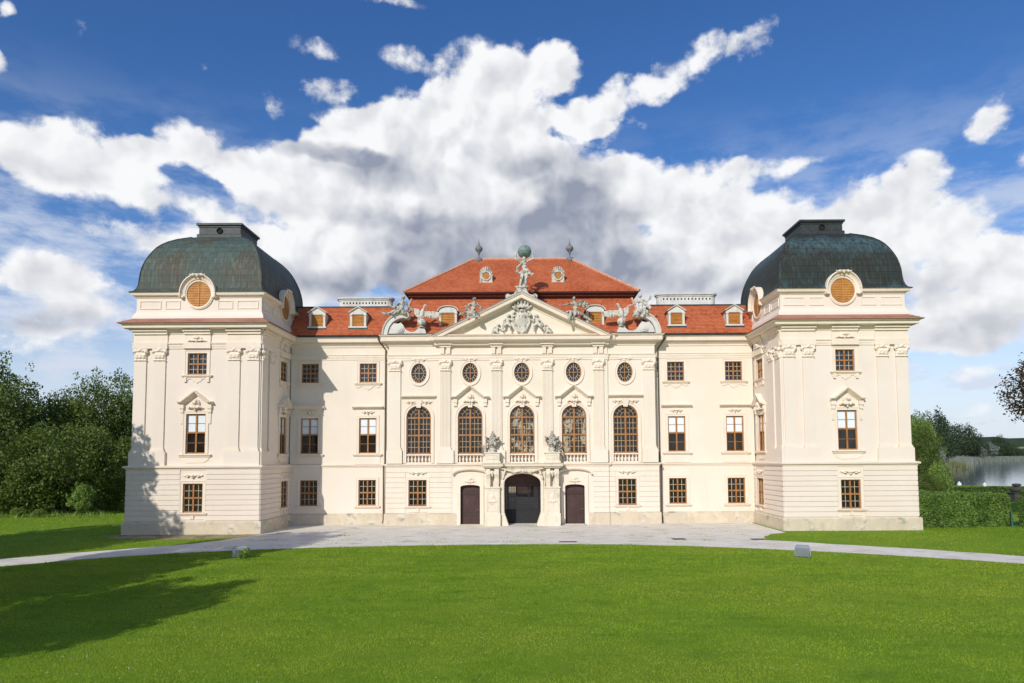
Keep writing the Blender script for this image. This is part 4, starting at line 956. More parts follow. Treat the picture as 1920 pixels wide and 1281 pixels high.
prW = figure((.0,0,.24),(-.04,-.02,.80),(-.06,-.05,1.22),
    [[(-.24,0,.92),(-.44,-.05,.62),(-.92,-.10,.42)],[(.16,0,.92),(.42,-.02,.78),(.66,-.04,1.02)]],
    [[(-.10,-.05,.15),(-.20,-.42,.05),(-.26,-.40,-.30)],[(.12,-.05,.15),(.16,-.42,.05),(.12,-.40,-.30)]],
    SK+[chain((.25,.03,.7,.10),(.48,.05,.45,.12),(.68,.04,.25,.11),(.60,0,.55,.06)),chain((-.2,-.2,.1,.18),(-.36,-.3,-.15,.16),(-.5,-.2,-.3,.14)),chain((.2,-.2,.1,.18),(.36,-.2,-.2,.16),(.62,-.1,-.4,.12),(.9,0,-.6,.07)),chain((.62,-.04,1.0,.05),(.68,-.04,1.28,.03))],1.1)
for nm, prm, lab, loc, mt in (
    ('seated_statue',prL,'seated stone woman on the left slope of the pediment, hand on hip','L',(-3.86,4.86,16.68)),
    ('seated_statue',prR,'seated stone woman on the right slope of the pediment with one arm stretched out','R',(4.28,4.86,16.66)),
    ('reclining_statue',prV,'reclining stone woman on top of the left scroll gable','V',(-9.62,5.1,16.84)),
    ('reclining_statue',prW,'stone woman with raised arm on top of the right scroll gable','W',(9.56,5.1,16.86))):
    lab, loc, mt = lab, mt, loc
    t = thing(nm,lab,'statue',loc,'stone women sitting on the gables')
    put_mesh('figure',sculpt(prm,.026,.042,7,.022),'pale_stone' if mt == 'W' else 'stone',t,(0,0,0),(0,0,0),(1.12,1.12,1.04))

def feathers(a, b, n, ln, r, droop):
    out = []; A, B = Vector(a), Vector(b)
    out.append(('c',[(A,r*1.25),(A.lerp(B,.5)+Vector((0,0,.05)),r*1.1),(B,r*.8)]))
    for i in range(n):
        t = (i+.5)/n; p = A.lerp(B,t); q = p+Vector((droop*t*ln*.8,-.03,-ln*(.75+.35*math.sin(t*PI))))
        out.append(('c',[(p,r*.85),(p.lerp(q,.6),r*.8),(q,r*.45)]))
    return out
eag = [('e',(0,0,.42),(.20,.19,.34),(0,.15,0)),('e',(.06,-.04,.62),(.15,.15,.2)),chain((.10,-.02,.74,.12),(.20,-.04,.98,.09),(.24,-.06,1.10,.085)),('e',(.27,-.07,1.14),(.10,.08,.085)),chain((.34,-.08,1.14,.045),(.43,-.09,1.11,.025),(.45,-.09,1.07,.012)),
       chain((-.07,-.02,.22,.07),(-.10,-.06,.04,.045),(-.10,-.14,.02,.03)),chain((.12,-.02,.22,.07),(.12,-.06,.04,.045),(.13,-.14,.02,.03)),chain((-.1,.1,.25,.1),(-.28,.14,.1,.08),(-.34,.14,-.12,.05))]
eag += feathers((-.12,.05,.62),(-.58,.05,.86),5,.50,.075,-.1)+feathers((.16,.05,.56),(1.5,.0,.50),11,.42,.078,.15)
me = sculpt(eag,.024,.014,11)
for s, lab in ((-1,'stone eagle with spread wings on a ball beside the left scroll gable'),(1,'stone eagle with spread wings on a ball beside the right scroll gable')):
    t = thing('eagle_statue',lab,'eagle statue',(s*7.95,4.72+.25,15.70),'stone eagles on the cornice')
    o = put_mesh('eagle',me,'pale_stone',t,(0,0,.62),(0,0,0),(1 if s < 0 else -1,1,1))
    b = MB(); b.lathe((0,0,0),[(.2,0),(.2,.06),(.14,.1)]+[(.34*math.cos(a),.36+.32*math.sin(a)) for a in np.linspace(-1.1,1.45,12)]+[(0,.68)],20); b.build('stone_ball','pale_stone',t,True)

# mask vases on the portal
vase = [('b',(0,0,1.16),(.46,.40,.045)),('e',(0,0,.80),(.40,.36,.46)),('e',(0,0,.52),(.30,.28,.26)),('e',(0,-.30,.92),(.10,.12,.14)),('e',(0,-.30,.62),(.14,.1,.10)),chain((0,0,1.2,.24),(0,0,1.34,.16),(0,0,1.44,.09)),('e',(0,0,1.52),(.12,.12,.08)),chain((-.1,0,1.58,.045),(.1,0,1.58,.045)),chain((0,0,1.55,.04),(0,0,1.72,.055))]
for sx in (-1,1):
    vase += [chain((sx*.36,-.3,1.14,.08),(sx*.50,-.36,1.22,.06),(sx*.58,-.4,1.30,.035)),chain((sx*.36,.3,1.14,.08),(sx*.52,.34,1.24,.05)),chain((sx*.44,-.1,1.1,.09),(sx*.50,-.1,.95,.08),(sx*.42,-.12,.82,.07)),('e',(sx*.15,-.31,.98),(.07,.06,.05)),chain((sx*.1,-.34,1.08,.05),(sx*.26,-.3,1.06,.05)),chain((sx*.26,-.26,.76,.09),(sx*.2,-.3,.55,.07))]
vm = sculpt(vase,.024,.022,10)
for s in (-1,1):
    lab = 'grey stone mask vase with a cherub, on the %s end of the portal ledge' % ('left' if s < 0 else 'right')
    t = thing('mask_vase',lab,'vase',(s*2.34,4.98,4.86),'stone vases on the portal')
    k = MB(); k.plan([(-.56,-.46),(.56,-.46),(.56,.40),(-.56,.40)],[(-.3,0),(.10,0),(.10,.08),(.02,.2),(0,.22),(0,.74),(.08,.78),(.08,.86),(-.5,.88)],closed=True,side=-1)
    k.sweep(front(-.462),[(-.40,.30),(.40,.30),(.40,.66),(-.40,.66)],[(0,0),(0,.025),(.05,.025),(.05,0)],closed=True); k.build('pedestal','mossy',t)
    b = MB(); b.lathe((0,0,.86),[(.30,0),(.30,.05)]+[(.28*math.cos(a),.20+.2*math.sin(a)) for a in np.linspace(-.7,1.4,9)]+[(0,.42)],18); b.build('foot','pale_stone',t,True)
    put_mesh('vase',vm,'stone',t,(0,-.02,.93),(0,0,0),(1,1,.9))
    pc = figure((-.62,.0,1.05),(-.58,-.02,1.32),(-.50,-.06,1.62),[[(-.70,0,1.42),(-.92,-.05,1.38),(-.98,-.05,1.50)],[(-.46,0,1.42),(-.32,-.1,1.40),(-.24,-.15,1.5)]],[[(-.68,0,.98),(-.56,-.18,.80),(-.72,-.12,.52)],[(-.52,0,.98),(-.40,-.14,.86),(-.56,-.1,.6)]],[chain((-.7,.08,1.2,.12),(-.74,.1,.95,.12),(-.72,.08,.75,.08))],.72)
    if s > 0: pc = figure((.52,.22,1.05),(.46,.18,1.34),(.36,.12,1.58),[[(.36,.15,1.44),(.30,.02,1.3),(.36,-.1,1.2)],[(.6,.2,1.44),(.72,.1,1.3),(.62,.0,1.15)]],[[(.48,.18,1.0),(.50,-.06,.98),(.62,-.1,.80)],[(.62,.2,1.0),(.78,.0,.98),(.92,-.06,.66)]],[chain((.6,.3,1.2,.13),(.7,.3,.95,.14),(.85,.25,.7,.10),(.95,.2,.45,.06)),chain((.4,.3,1.1,.12),(.3,.3,.95,.1))],.72)
    put_mesh('cherub',sculpt(pc,.022,.010,10),'stone',t)

# ------------------------------------------------------------------ floodlights, covers, posts
def floodlight(x, y, lab, tilt, rz, k=1.0):
    t = thing('floodlight',lab,'floodlight',(x,y,0),'garden floodlights',rz); t.scale = (.9,.9,.9)
    b = MB(); T = lambda u,w,z: (u, w*math.cos(tilt)-(z-.40)*math.sin(tilt), .40+w*math.sin(tilt)+(z-.40)*math.cos(tilt))
    out = [(-.34,.10),(-.40,.70),(.40,.70),(.34,.10)]; inn = [(-.28,.20),(-.33,.62),(.33,.62),(.28,.20)]
    b.rows([[T(u,-.22,z) for u,z in out],[T(u,-.10,z) for u,z in out],[T(u,.20,z) for u,z in inn]],closed_cols=True)
    b.add([T(u,-.22,z) for u,z in out],[(0,1,2,3)]); b.add([T(u,.20,z) for u,z in inn],[(0,1,2,3)])
    for q in range(5): b.box(T,-.24+q*.11,-.22+q*.11,-.28,-.22,.2,.6)
    h = b.build('housing','grey',t)
    g = MB(); g.add([T(u*.93,.205,z*.93+.03) for u,z in inn],[(0,1,2,3)]); g.build('glass','glass2',h)
    f = MB()
    for s in (-1,1): f.box(lambda u,w,z:(u,w,z),s*.41-.02,s*.41+.02,-.05,.05,.0,.5)
    f.box(lambda u,w,z:(u,w,z),-.42,.42,-.06,.06,0,.05); f.build('bracket','grey',t)
    p = MB(); p.box(lambda u,w,z:(u,w,z),-.45,.45,-.22,.22,-.1,.035); p.build('footing','darkstone',t)
floodlight(-15.1,-11.3,'grey floodlight half covered by a weed, on the shaded edge of the lawn',.35,.25)
floodlight(14.75,-12.4,'tilted grey floodlight on the sunny lawn edge in front of the right tower',.5,-.45)
def drain(x, y, lab, w, d):
    t = thing('drain_cover',lab,'drain cover',(x,y,.012),'covers in the gravel')
    I = lambda u,w_,z: (u,w_,z)
    f = MB(); f.box(I,-w,w,-d,-d+.05,0,.02); f.box(I,-w,w,d-.05,d,0,.02); f.box(I,-w,-w+.05,-d+.05,d-.05,0,.02); f.box(I,w-.05,w,-d+.05,d-.05,0,.02)
    for i in range(1,8): x_ = -w+2*w*i/8; f.box(I,x_-.02,x_+.02,-d+.05,d-.05,0,.016)
    f.build('grating','rust',t); b = MB(); b.box(I,-w+.02,w-.02,-d+.02,d-.02,-.08,.004); b.build('pit','dark',t)
drain(10.05,-4.55,'dark iron grating in the gravel in front of the right wing',.42,.30)
drain(15.0,-4.9,'rusty flat cover at the grass edge before the right tower',.45,.28)
drain(2.9,-5.6,'narrow dark grating near the lawn edge right of the gate',.55,.18)
def post(name, lab, x, y, z, h, mt, r=.045):
    t = thing(name,lab,'post',(x,y,z)); b = MB(); b.tube([(0,0,-.1),(0,0,h)],r,8); b.build('pole',mt,t); c = MB(); c.lathe((0,0,h),[(r,0),(r*1.25,.01),(r*1.25,.04),(0,.07)],8); c.build('cap',mt,t)
    c = MB(); c.tube([(0,0,.45*h),(.45,.0,.02)],.02,6); c.build('brace',mt,t); return t
post('fence_post','blue metal post between the hedge and the bush at the right edge',35.75,1.5,0,1.2,'bluepost',.035)
post('fence_post','green metal fence post beside the left tower',-40.9,21.5,.0,1.55,'greenpost')

# ------------------------------------------------------------------ ground, paths, lake
def sstep(a, b, x): t = np.clip((x-a)/(b-a),0,1); return t*t*(3-2*t)
def hgt(x, y):
    h = -0.9*sstep(42,115,x)*sstep(-40,10,y)
    xl = .641*(y+47.7)-1+3*np.sin(y*.021)+1.5*np.sin(y*.06)
    m = np.minimum(np.minimum((x-xl)*.85, y-96-4*np.sin(x*.05)), np.minimum(880-y, .7*(570+1.03*(x-397)-y)+4*np.sin(x*.05)))
    h = h*(1-sstep(-6,10,m)) - 4*sstep(-6,10,m)
    far = np.hypot(x,y)
    return h + 34*sstep(1100,2300,y) + 30*sstep(2200,3600,y) + .012*np.maximum(0,-x-80)*sstep(80,300,-x)
def axis(knots):
    out = []
    for a, b, st in knots: out += list(np.arange(a,b,st))
    return np.array(out)
gx = axis([(-3500,-400,200),(-400,-60,20),(-60,160,4),(160,700,14),(700,1600,60),(1600,4200,200)])
gy = axis([(-300,-60,20),(-60,150,4),(150,1000,14),(1000,2400,60),(2400,4600,150)])
def grid_sheet(name, X, Y, mat, dz=0):
    XX, YY = np.meshgrid(X, Y); Z = hgt(XX, YY)+dz; nx, ny = len(X), len(Y)
    v = np.stack([XX,YY,Z],-1).reshape(-1,3); i = np.arange(nx*ny).reshape(ny,nx)
    f = np.stack([i[:-1,:-1],i[:-1,1:],i[1:,1:],i[1:,:-1]],-1).reshape(-1,4)
    me = bpy.data.meshes.new(name); me.from_pydata(v.tolist(),[],f.tolist()); me.polygons.foreach_set('use_smooth',[True]*len(me.polygons))
    me.materials.append(mat); o = link(name, me); o['kind'] = 'structure'; return o
def lawn_mat():
    m, nt, b = new_mat('lawn_turf'); tc = N(nt,'ShaderNodeTexCoord'); v = tc.outputs['Object']
    col = mixc(nt, noise_fac(nt,v,.35,lo=.38,hi=.62), (.165,.285,.016), (.24,.35,.022))
    col = mixc(nt, mulf(nt,noise_fac(nt,v,3.2,lo=.42,hi=.62),.6), col, (.20,.31,.028))
    col = mixc(nt, mulf(nt,noise_fac(nt,v,26,lo=.35,hi=.65),.5), col, (.07,.15,.012))
    L(nt,col,b.inputs['Base Color']); b.inputs['Roughness'].default_value = .9; b.inputs['Specular IOR Level'].default_value = .1
    n = N(nt,'ShaderNodeTexNoise'); n.inputs['Scale'].default_value = 22; n.inputs['Detail'].default_value = 6; L(nt,v,n.inputs['Vector']); bump(nt,b,n.outputs['Fac'],.8,.05)
    return m
M['lawn'] = lawn_mat()
grid_sheet('lawn', gx, gy, M['lawn'])
M['gravel'] = surf('pale_gravel',(.80,.745,.655),(.69,.63,.54),.95,.35,layers=[((.80,.76,.69),1.0,.48,.62,.5,(.6,1.1,1)),((.33,.265,.18),1.3,.54,.70,.4,(.5,1.2,1)),((.15,.18,.06),.9,.60,.70,.5,(.5,1.3,1)),((.24,.22,.20),14,.54,.7,.55,None)],bsc=40,bst=.6,bdist=.02)
M['soil'] = surf('bare_soil',(.40,.31,.19),(.30,.23,.13),.95,1.2,layers=[((.10,.14,.03),1.6,.48,.62,.9,(.5,1.2,1)),((.52,.44,.30),.8,.55,.7,.6,(.4,1,1))],bsc=30,bst=.6,bdist=.03)
low = [(-52,-46),(-45,-36),(-38,-27),(-32,-20),(-25.89,-13.97),(-22.41,-11.06),(-19.5,-9.6),(-16.56,-8.59),(-13.6,-7.9),(-10.71,-7.35),(-5,-6.75),(0,-6.6),(5,-6.8),(10.13,-7.9),(15.56,-10.05),(20.23,-12.4),(24.29,-15.1),(30,-20),(36,-26.5),(43,-35),(50,-45)]
upp = [(53,-43),(46,-33),(39,-24.5),(32.5,-18),(26.06,-12.75),(23.21,-10.3),(19.56,-7.95),(17.2,-6.4),(15.4,-5.2),(15.9,-3.4),(16.9,-2.0),(18.2,-1.1),(18.2,7.0),(-18.4,7.0),(-18.4,-.5),(-18.9,-2.0),(-19.6,-3.6),(-20.6,-5.3),(-23.51,-7.75),(-25.81,-9.6),(-28.07,-11.5),(-34,-17.2),(-40.5,-24.5),(-47.5,-33.5),(-55,-44)]
def resample(p, st, jit):
    out = []
    for a, b in zip(p, p[1:]):
        n = max(1,int(math.hypot(b[0]-a[0],b[1]-a[1])/st))
        for i in range(n):
            t = i/n; x, y = a[0]+(b[0]-a[0])*t, a[1]+(b[1]-a[1])*t
            d = jit*(mnoise.noise(Vector((x*.9,y*.9,3)))+.6*mnoise.noise(Vector((x*3,y*3,7)))); out.append((x,y+d))
    return out+[p[-1]]
def smooth_pts(p):
    q = [p[0]]
    for a, b in zip(p, p[1:]): q += [(a[0]*.75+b[0]*.25,a[1]*.75+b[1]*.25),(a[0]*.25+b[0]*.75,a[1]*.25+b[1]*.75)]
    return q+[p[-1]]
LOW = resample(smooth_pts(smooth_pts(low)),.3,.10); UPP = resample(upp,.3,.22)
GRAVEL = LOW+UPP
def flat_poly(name, pts, z, mat):
    me = bpy.data.meshes.new(name); me.from_pydata([(x,y,z) for x,y in pts],[],[list(range(len(pts)))]); me.materials.append(M[mat]); o = link(name,me)
    bm = bmesh.new(); bm.from_mesh(me); bmesh.ops.triangulate(bm,faces=bm.faces,ngon_method='EAR_CLIP'); bmesh.ops.recalc_face_normals(bm,faces=bm.faces); bm.to_mesh(me); bm.free()
    o['kind'] = 'structure'; return o
flat_poly('gravel_path',GRAVEL,.008,'gravel')
SOIL = resample([(-28.4,-1.4),(-27,-2.6),(-24,-3.1),(-21,-2.9),(-19.6,-2.4),(-18.6,-.9),(-18.5,-.05),(-28.3,-.05),(-29.2,-.6),(-28.4,-1.4)],.3,.25)[:-1]
flat_poly('courtyard_paving',[(-30,19),(30,19),(30,44),(-30,44)],.006,'soil'); flat_poly('passage_paving',[(-1.6,7.02),(1.6,7.02),(1.6,18.98),(-1.6,18.98)],.006,'gravel')
flat_poly('soil_strip',SOIL,.004,'soil')
I3 = lambda u,w,z: (u,w,z)
def water():
    m, nt, b = new_mat('lake_water'); tc = N(nt,'ShaderNodeTexCoord')
    b.inputs['Base Color'].default_value = (.05,.085,.12,1); b.inputs['Roughness'].default_value = .07; b.inputs['IOR'].default_value = 1.33; b.inputs['Specular IOR Level'].default_value = .8
    n = N(nt,'ShaderNodeTexNoise'); n.inputs['Scale'].default_value = .35; n.inputs['Detail'].default_value = 5
    mp = N(nt,'ShaderNodeMapping'); mp.inputs['Scale'].default_value = (.6,1.6,1); L(nt,tc.outputs['Object'],mp.inputs[0]); L(nt,mp.outputs[0],n.inputs['Vector']); bump(nt,b,n.outputs['Fac'],.10,.12)
    return m
M['water'] = water()
mb = MB(); mb.add([(30,85,-1.2),(1700,85,-1.2),(1700,960,-1.2),(30,960,-1.2)],[(0,1,2,3)]); o = mb.build('lake','water'); o['kind'] = 'structure'
M['field'] = surf('stubble_field',(.50,.40,.20),(.42,.34,.15),.95,.004,layers=[((.10,.15,.04),.003,.5,.6,.7,None)])
FX, FY = np.arange(560,2600,60.), np.arange(1120,2500,60.)
o = grid_sheet('stubble_field', FX, FY, M['field'], 1.0)
M['hillwood'] = surf('wooded_hill',(.022,.04,.022),(.03,.05,.03),.95,.02,layers=[((.045,.065,.035),.06,.5,.7,.7,None)],bsc=.1,bst=1,bdist=6)
hx = np.arange(200,4200,30.); rows_ = []
for k, (yy, f) in enumerate(((2700,0),(2720,.75),(2760,1.0),(3100,1.1))):
    rows_.append([(x, yy, 38+f*(46+10*mnoise.noise(Vector((x*.0016,1,2)))+7*mnoise.noise(Vector((x*.02,5,k*0))))) for x in hx])
mb = MB(); mb.rows(rows_); o = mb.build('hills','hillwood'); o['kind'] = 'structure'

# ------------------------------------------------------------------ foliage
def leaf_cloud(lobes, n, size, seed, inner=.25, up=.35, aspect=1.7):
    """many small leaf faces spread through ellipsoid lobes [(centre, radii)]"""
    g = np.random.default_rng(seed); vol = np.array([r[0]*r[1]*r[2] for c, r in lobes])**.67; pr = vol/vol.sum()
    idx = g.choice(len(lobes), n, p=pr); C = np.array([l[0] for l in lobes])[idx]; RR = np.array([l[1] for l in lobes])[idx]
    d = g.normal(size=(n,3)); d /= np.linalg.norm(d,axis=1,keepdims=True)
    rad = np.where(g.random(n) < inner, g.random(n)**.5*.8, .78+.3*g.random(n)**1.5)
    p = C+d*RR*rad[:,None]
    nrm = d*.7+g.normal(size=(n,3))*.75+np.array([0,0,up]); nrm /= np.linalg.norm(nrm,axis=1,keepdims=True)
    t = np.cross(nrm, g.normal(size=(n,3))); t /= np.linalg.norm(t,axis=1,keepdims=True); b = np.cross(nrm,t)
    s = size*(.6+.8*g.random(n))[:,None]; w = s/aspect
    V = np.stack([p-t*s*.5, p+b*w*.5+nrm*s*.06, p+t*s*.5, p-b*w*.5+nrm*s*.06],1)
    return V.reshape(-1,3)
def quads_mesh(name, V, mat, tri=False):
    k = 3 if tri else 4; n = len(V)//k
    me = bpy.data.meshes.new(name); me.vertices.add(len(V)); me.vertices.foreach_set('co',V.astype(np.float32).ravel())
    me.loops.add(len(V)); me.loops.foreach_set('vertex_index',np.arange(len(V),dtype=np.int32))
    me.polygons.add(n); me.polygons.foreach_set('loop_start',np.arange(0,len(V),k,dtype=np.int32)); me.polygons.foreach_set('loop_total',np.full(n,k,dtype=np.int32))
    me.update(); me.validate(); me.materials.append(M[mat] if isinstance(mat,str) else mat); return me
def tree_lobes(seed, nl, core=(.0,.0,.62), R0=.36, RZ=.36, lo=.28, hi=.5):
    """crown of a unit-height tree, as uneven lobes"""
    g = random.Random(seed); out = [(core,(R0*.75,R0*.75,RZ*.8))]
    for i in range(nl):
        t = g.uniform(0,2*PI); ph = math.asin(g.uniform(-.75,1)); q = g.uniform(.62,.92)
        c = (core[0]+R0*q*math.cos(t)*math.cos(ph), core[1]+R0*q*math.sin(t)*math.cos(ph), core[2]+RZ*q*math.sin(ph))
        r = R0*g.uniform(lo,hi); out.append((c,(r,r*g.uniform(.8,1.1),r*g.uniform(.65,.95))))
    for i in range(nl):                                             # sprays that break the outline
        t = g.uniform(0,2*PI); ph = math.asin(g.uniform(-.3,1)); q = g.uniform(.98,1.16)
        c = (core[0]+R0*q*math.cos(t)*math.cos(ph), core[1]+R0*q*math.sin(t)*math.cos(ph), core[2]+RZ*q*math.sin(ph))
        r = R0*g.uniform(.09,.2); out.append((c,(r,r,r*1.1)))
    return out
def trunk_mesh(seed, core=(0,0,.62), R0=.36, r=.022, nb=7, base=.0):
    g = random.Random(seed); m = MB(); pts = [(0,0,-.02),(.006,0,.1),(-.008,.006,.28),(.004,0,.45),(core[0],core[1],core[2]+.1)]
    m.tube(pts,[r*1.5,r,r*.85,r*.65,r*.25],8)
    for i in range(nb):
        t = 2*PI*i/nb+g.uniform(-.3,.3); z0 = g.uniform(.22,.5); q = g.uniform(.6,.9)
        e = (core[0]+R0*q*math.cos(t), core[1]+R0*q*math.sin(t), z0+g.uniform(.12,.34)); mid = (e[0]*.5,e[1]*.5,(z0+e[2])/2-.02)
        m.tube([(0,0,z0),mid,e],[r*.5,r*.32,r*.1],6)
    o = m.build('trunk','bark'); me = o.data; bpy.data.objects.remove(o); return me
KINDS = {}
def kind(key, mat, seed, nl, n, size, core=(0,0,.62), R0=.36, RZ=.36, lo=.28, hi=.5):
    KINDS[key] = (quads_mesh('crown',leaf_cloud(tree_lobes(seed,nl,core,R0,RZ,lo,hi),n,size,seed),mat), trunk_mesh(seed,core,R0))
kind('dark_a','leaf_dark',3,34,15000,.021,(0,0,.60),.38,.38); kind('dark_b','leaf',4,30,15000,.020,(0,0,.58),.34,.40)
kind('dark_c','leaf_dark',5,38,15000,.021,(.02,0,.58),.42,.40); kind('shade','leaf',21,26,30000,.026,(0,0,.58),.42,.40,.24,.42); kind('bright','leaf_light',6,30,11000,.024,(0,0,.60),.36,.37)
kind('bush','leaf',7,46,24000,.027,(0,0,.43),.52,.45,.22,.42); kind('bush_l','leaf_light',8,30,7000,.05,(0,0,.5),.5,.46,.2,.4)
kind('far_a','leaf_far',9,26,6000,.034,(0,0,.52),.42,.45); kind('far_b','leaf_far',10,30,6000,.034,(0,0,.50),.46,.46); kind('silver','leaf_silver',12,22,5000,.05,(0,0,.52),.42,.42)
kind('red','leaf_red',13,40,60000,.0150,(0,0,.66),.40,.33)
def plant(name, label, cat, key, x, y, h, w=1.0, group=None, rz=None, z=None):
    cr, tr = KINDS[key]; z = float(hgt(np.float64(x),np.float64(y))) if z is None else z
    t = thing(name,label,cat,(x,y,z),group,random.uniform(0,6.28) if rz is None else rz); t.scale = (h*w,h*w,h)
    link('trunk',tr,t); link('crown',cr,t); return t
# grove at the left edge
GL = 'trees of the left grove'
for (x,y,h,w,k,lab) in ((-58.5,25,17.2,.80,'dark_b','tall tree at the left frame edge, its sunlit crown the highest of the grove'),
    (-54.6,31,13.4,.85,'dark_c','dark tree just right of the tallest tree in the left grove'),
    (-50.6,32,16.2,.70,'dark_b','pointed tree in the middle of the left grove'),
    (-47.4,35,13.6,.80,'dark_a','dark tree of the left grove next to the tower wall'),
    (-44.3,38,15.6,.66,'dark_b','slim tree half hidden behind the left tower'),
    (-61,40,12.8,1.0,'dark_a','dark tree in the second row of the left grove, at the frame edge'),
    (-55,45,12.6,1.0,'dark_c','dark tree in the second row behind the big bush'),
    (-49,44,12.2,1.0,'dark_a','dark tree in the second row near the left tower'),
    (-64,30,14,1.0,'dark_c','dark low-branched tree at the far left of the grove')):
    plant('broadleaf_tree',lab,'tree',k,x,y,h,w,GL)
plant('large_bush','big rounded olive green bush in front of the left grove','bush','bush',-46.4,20.5,9.6,1.0)
plant('large_bush','dark bush at the left frame edge below the trees','bush','bush',-53.5,18.5,7.6,1.0)
plant('large_bush','lower dark bush between the big bush and the left tower','bush','bush',-43.4,26,6.6,.9)
for (x,y,h,lab) in ((-58,19.5,5.2,'low bush at the left frame edge under the tall tree'),(-50.2,19.3,4.6,'low bush left of the big rounded bush'),(-41.3,23,4.2,'low bush closest to the left tower'),(-45.2,29,8.5,'tall bush rising behind the big rounded bush'),(-51,26,8.8,'bushy growth filling the middle of the left grove')):
    plant('large_bush',lab,'bush','bush',x,y,h,1.05)
plant('sapling','light green sapling at the foot of the big bush','sapling','bush_l',-42.6,17.2,3.0,.72)
for i,(x,y,h) in enumerate(((-47.5,15.6,.9),(-45.2,15.2,.8),(-50,15.2,.75))): plant('low_shrub',('small pale shrub under the big bush, %s' % ('second from the left','nearest the sapling','leftmost')[i]),'shrub','bush_l',x,y,h,1.3,'low shrubs under the big bush')
# trees that stand left of the lawn and shade it
for (x,y,h,w,lab) in ((-23.9,-42,13.6,.84,'broad tree left of the camera whose shade falls on the near lawn'),(-27,-30,11.5,.92,'second broad tree left of the lawn'),
    (-25.4,-24,14.6,.6,'tall tree left of the lawn opposite the floodlight'),(-37.5,-21,14.5,.84,'tree at the bend of the path, left of the frame'),(-37.3,-13,16.2,.78,'tree left of the path that shades the left tower')):
    plant('shade_tree',lab,'tree','shade',x,y,h,w,'trees along the left side of the lawn')
plant('round_shrub','round shrub beside the lawn at the right frame edge','shrub','bush',30.6,-12.2,3.3,.7)
# right side
plant('red_leaved_tree','tree with copper red leaves reaching in at the right edge','tree','red',44.3,1.0,15.0,1.0,rz=.4)
plant('lakeside_tree','light green tree rising beside the right tower','tree','bright',50.9,39,10.2,.60)
plant('lakeside_tree','darker tree close to the right tower wall, behind the hedge','tree','dark_b',47.0,31,9.2,.66)
plant('leafy_shrub','bright leafy shrub between the right tower and the white vases','shrub','bush_l',45.8,26,4.4,.5)
plant('leafy_shrub','dark shrub close behind the hedge and beside the tower','shrub','bush',42.2,22,3.6,.66)
plant('silver_willow','silver leaved willow beside the lake, upper one','willow','silver',91.4,102,9.4,.52,z=-.9)
plant('silver_willow','lower silver leaved willow beside the lake reeds','willow','silver',86,92,7.2,.5,z=-.9)
BK = ['tallest dark tree of the wooded bank','second tall dark tree of the wooded bank','dark tree on the bank behind the grey willows','bank tree with a flat dark crown','bank tree with a spreading crown on the right shoulder of the wood','smaller bank tree where the wood falls to the lake','dark bank tree next to the right tower wall','lower dark tree in front of the wooded bank','greyish tree standing low before the wood','grey willow at the right end of the wooded bank','low grey bush before the last willow']
for (x,y,zt,r),lab,k in zip([(193.3,282,25.7,9.5),(211.4,302,28.4,11),(228.3,322,25.6,10),(416,604,37,16),(446,634,36,15.5),(469,655,28,12),(180,252,17.5,8),(203.8,290,15.5,7.5),(232,345,19.0,8.5),(501.8,684,21,11),(464.4,646,16.5,9)],BK,['far_a','far_b','far_a','far_b','far_a','far_b','far_b','far_a','far_b','silver','silver']):
    plant('bank_tree',lab,'tree',k,x,y,zt+1.2,r/(.44*(zt+1.2)),'trees of the wooded lake bank',z=-1.2)
FR = ['round dark tree on the far shore','light green tree on the far shore, beside the round one','pale far shore tree near the stubble field','low far shore tree just right of the grey willow','far shore tree next to the stubble field','low far shore tree between the willow and the round tree']
for (x,y,zt,r),lab,k in zip([(672,905,32,13),(686,900,21,10),(698,905,20,10),(559,756,17,12),(654,858,18,13),(615,818,18,13)],FR,['far_a','far_b','far_b','far_a','far_b','far_a']):
    plant('far_shore_tree',lab,'tree',k,x,y,zt,r/(.44*zt),'trees on the far lake shore',z=1.0)
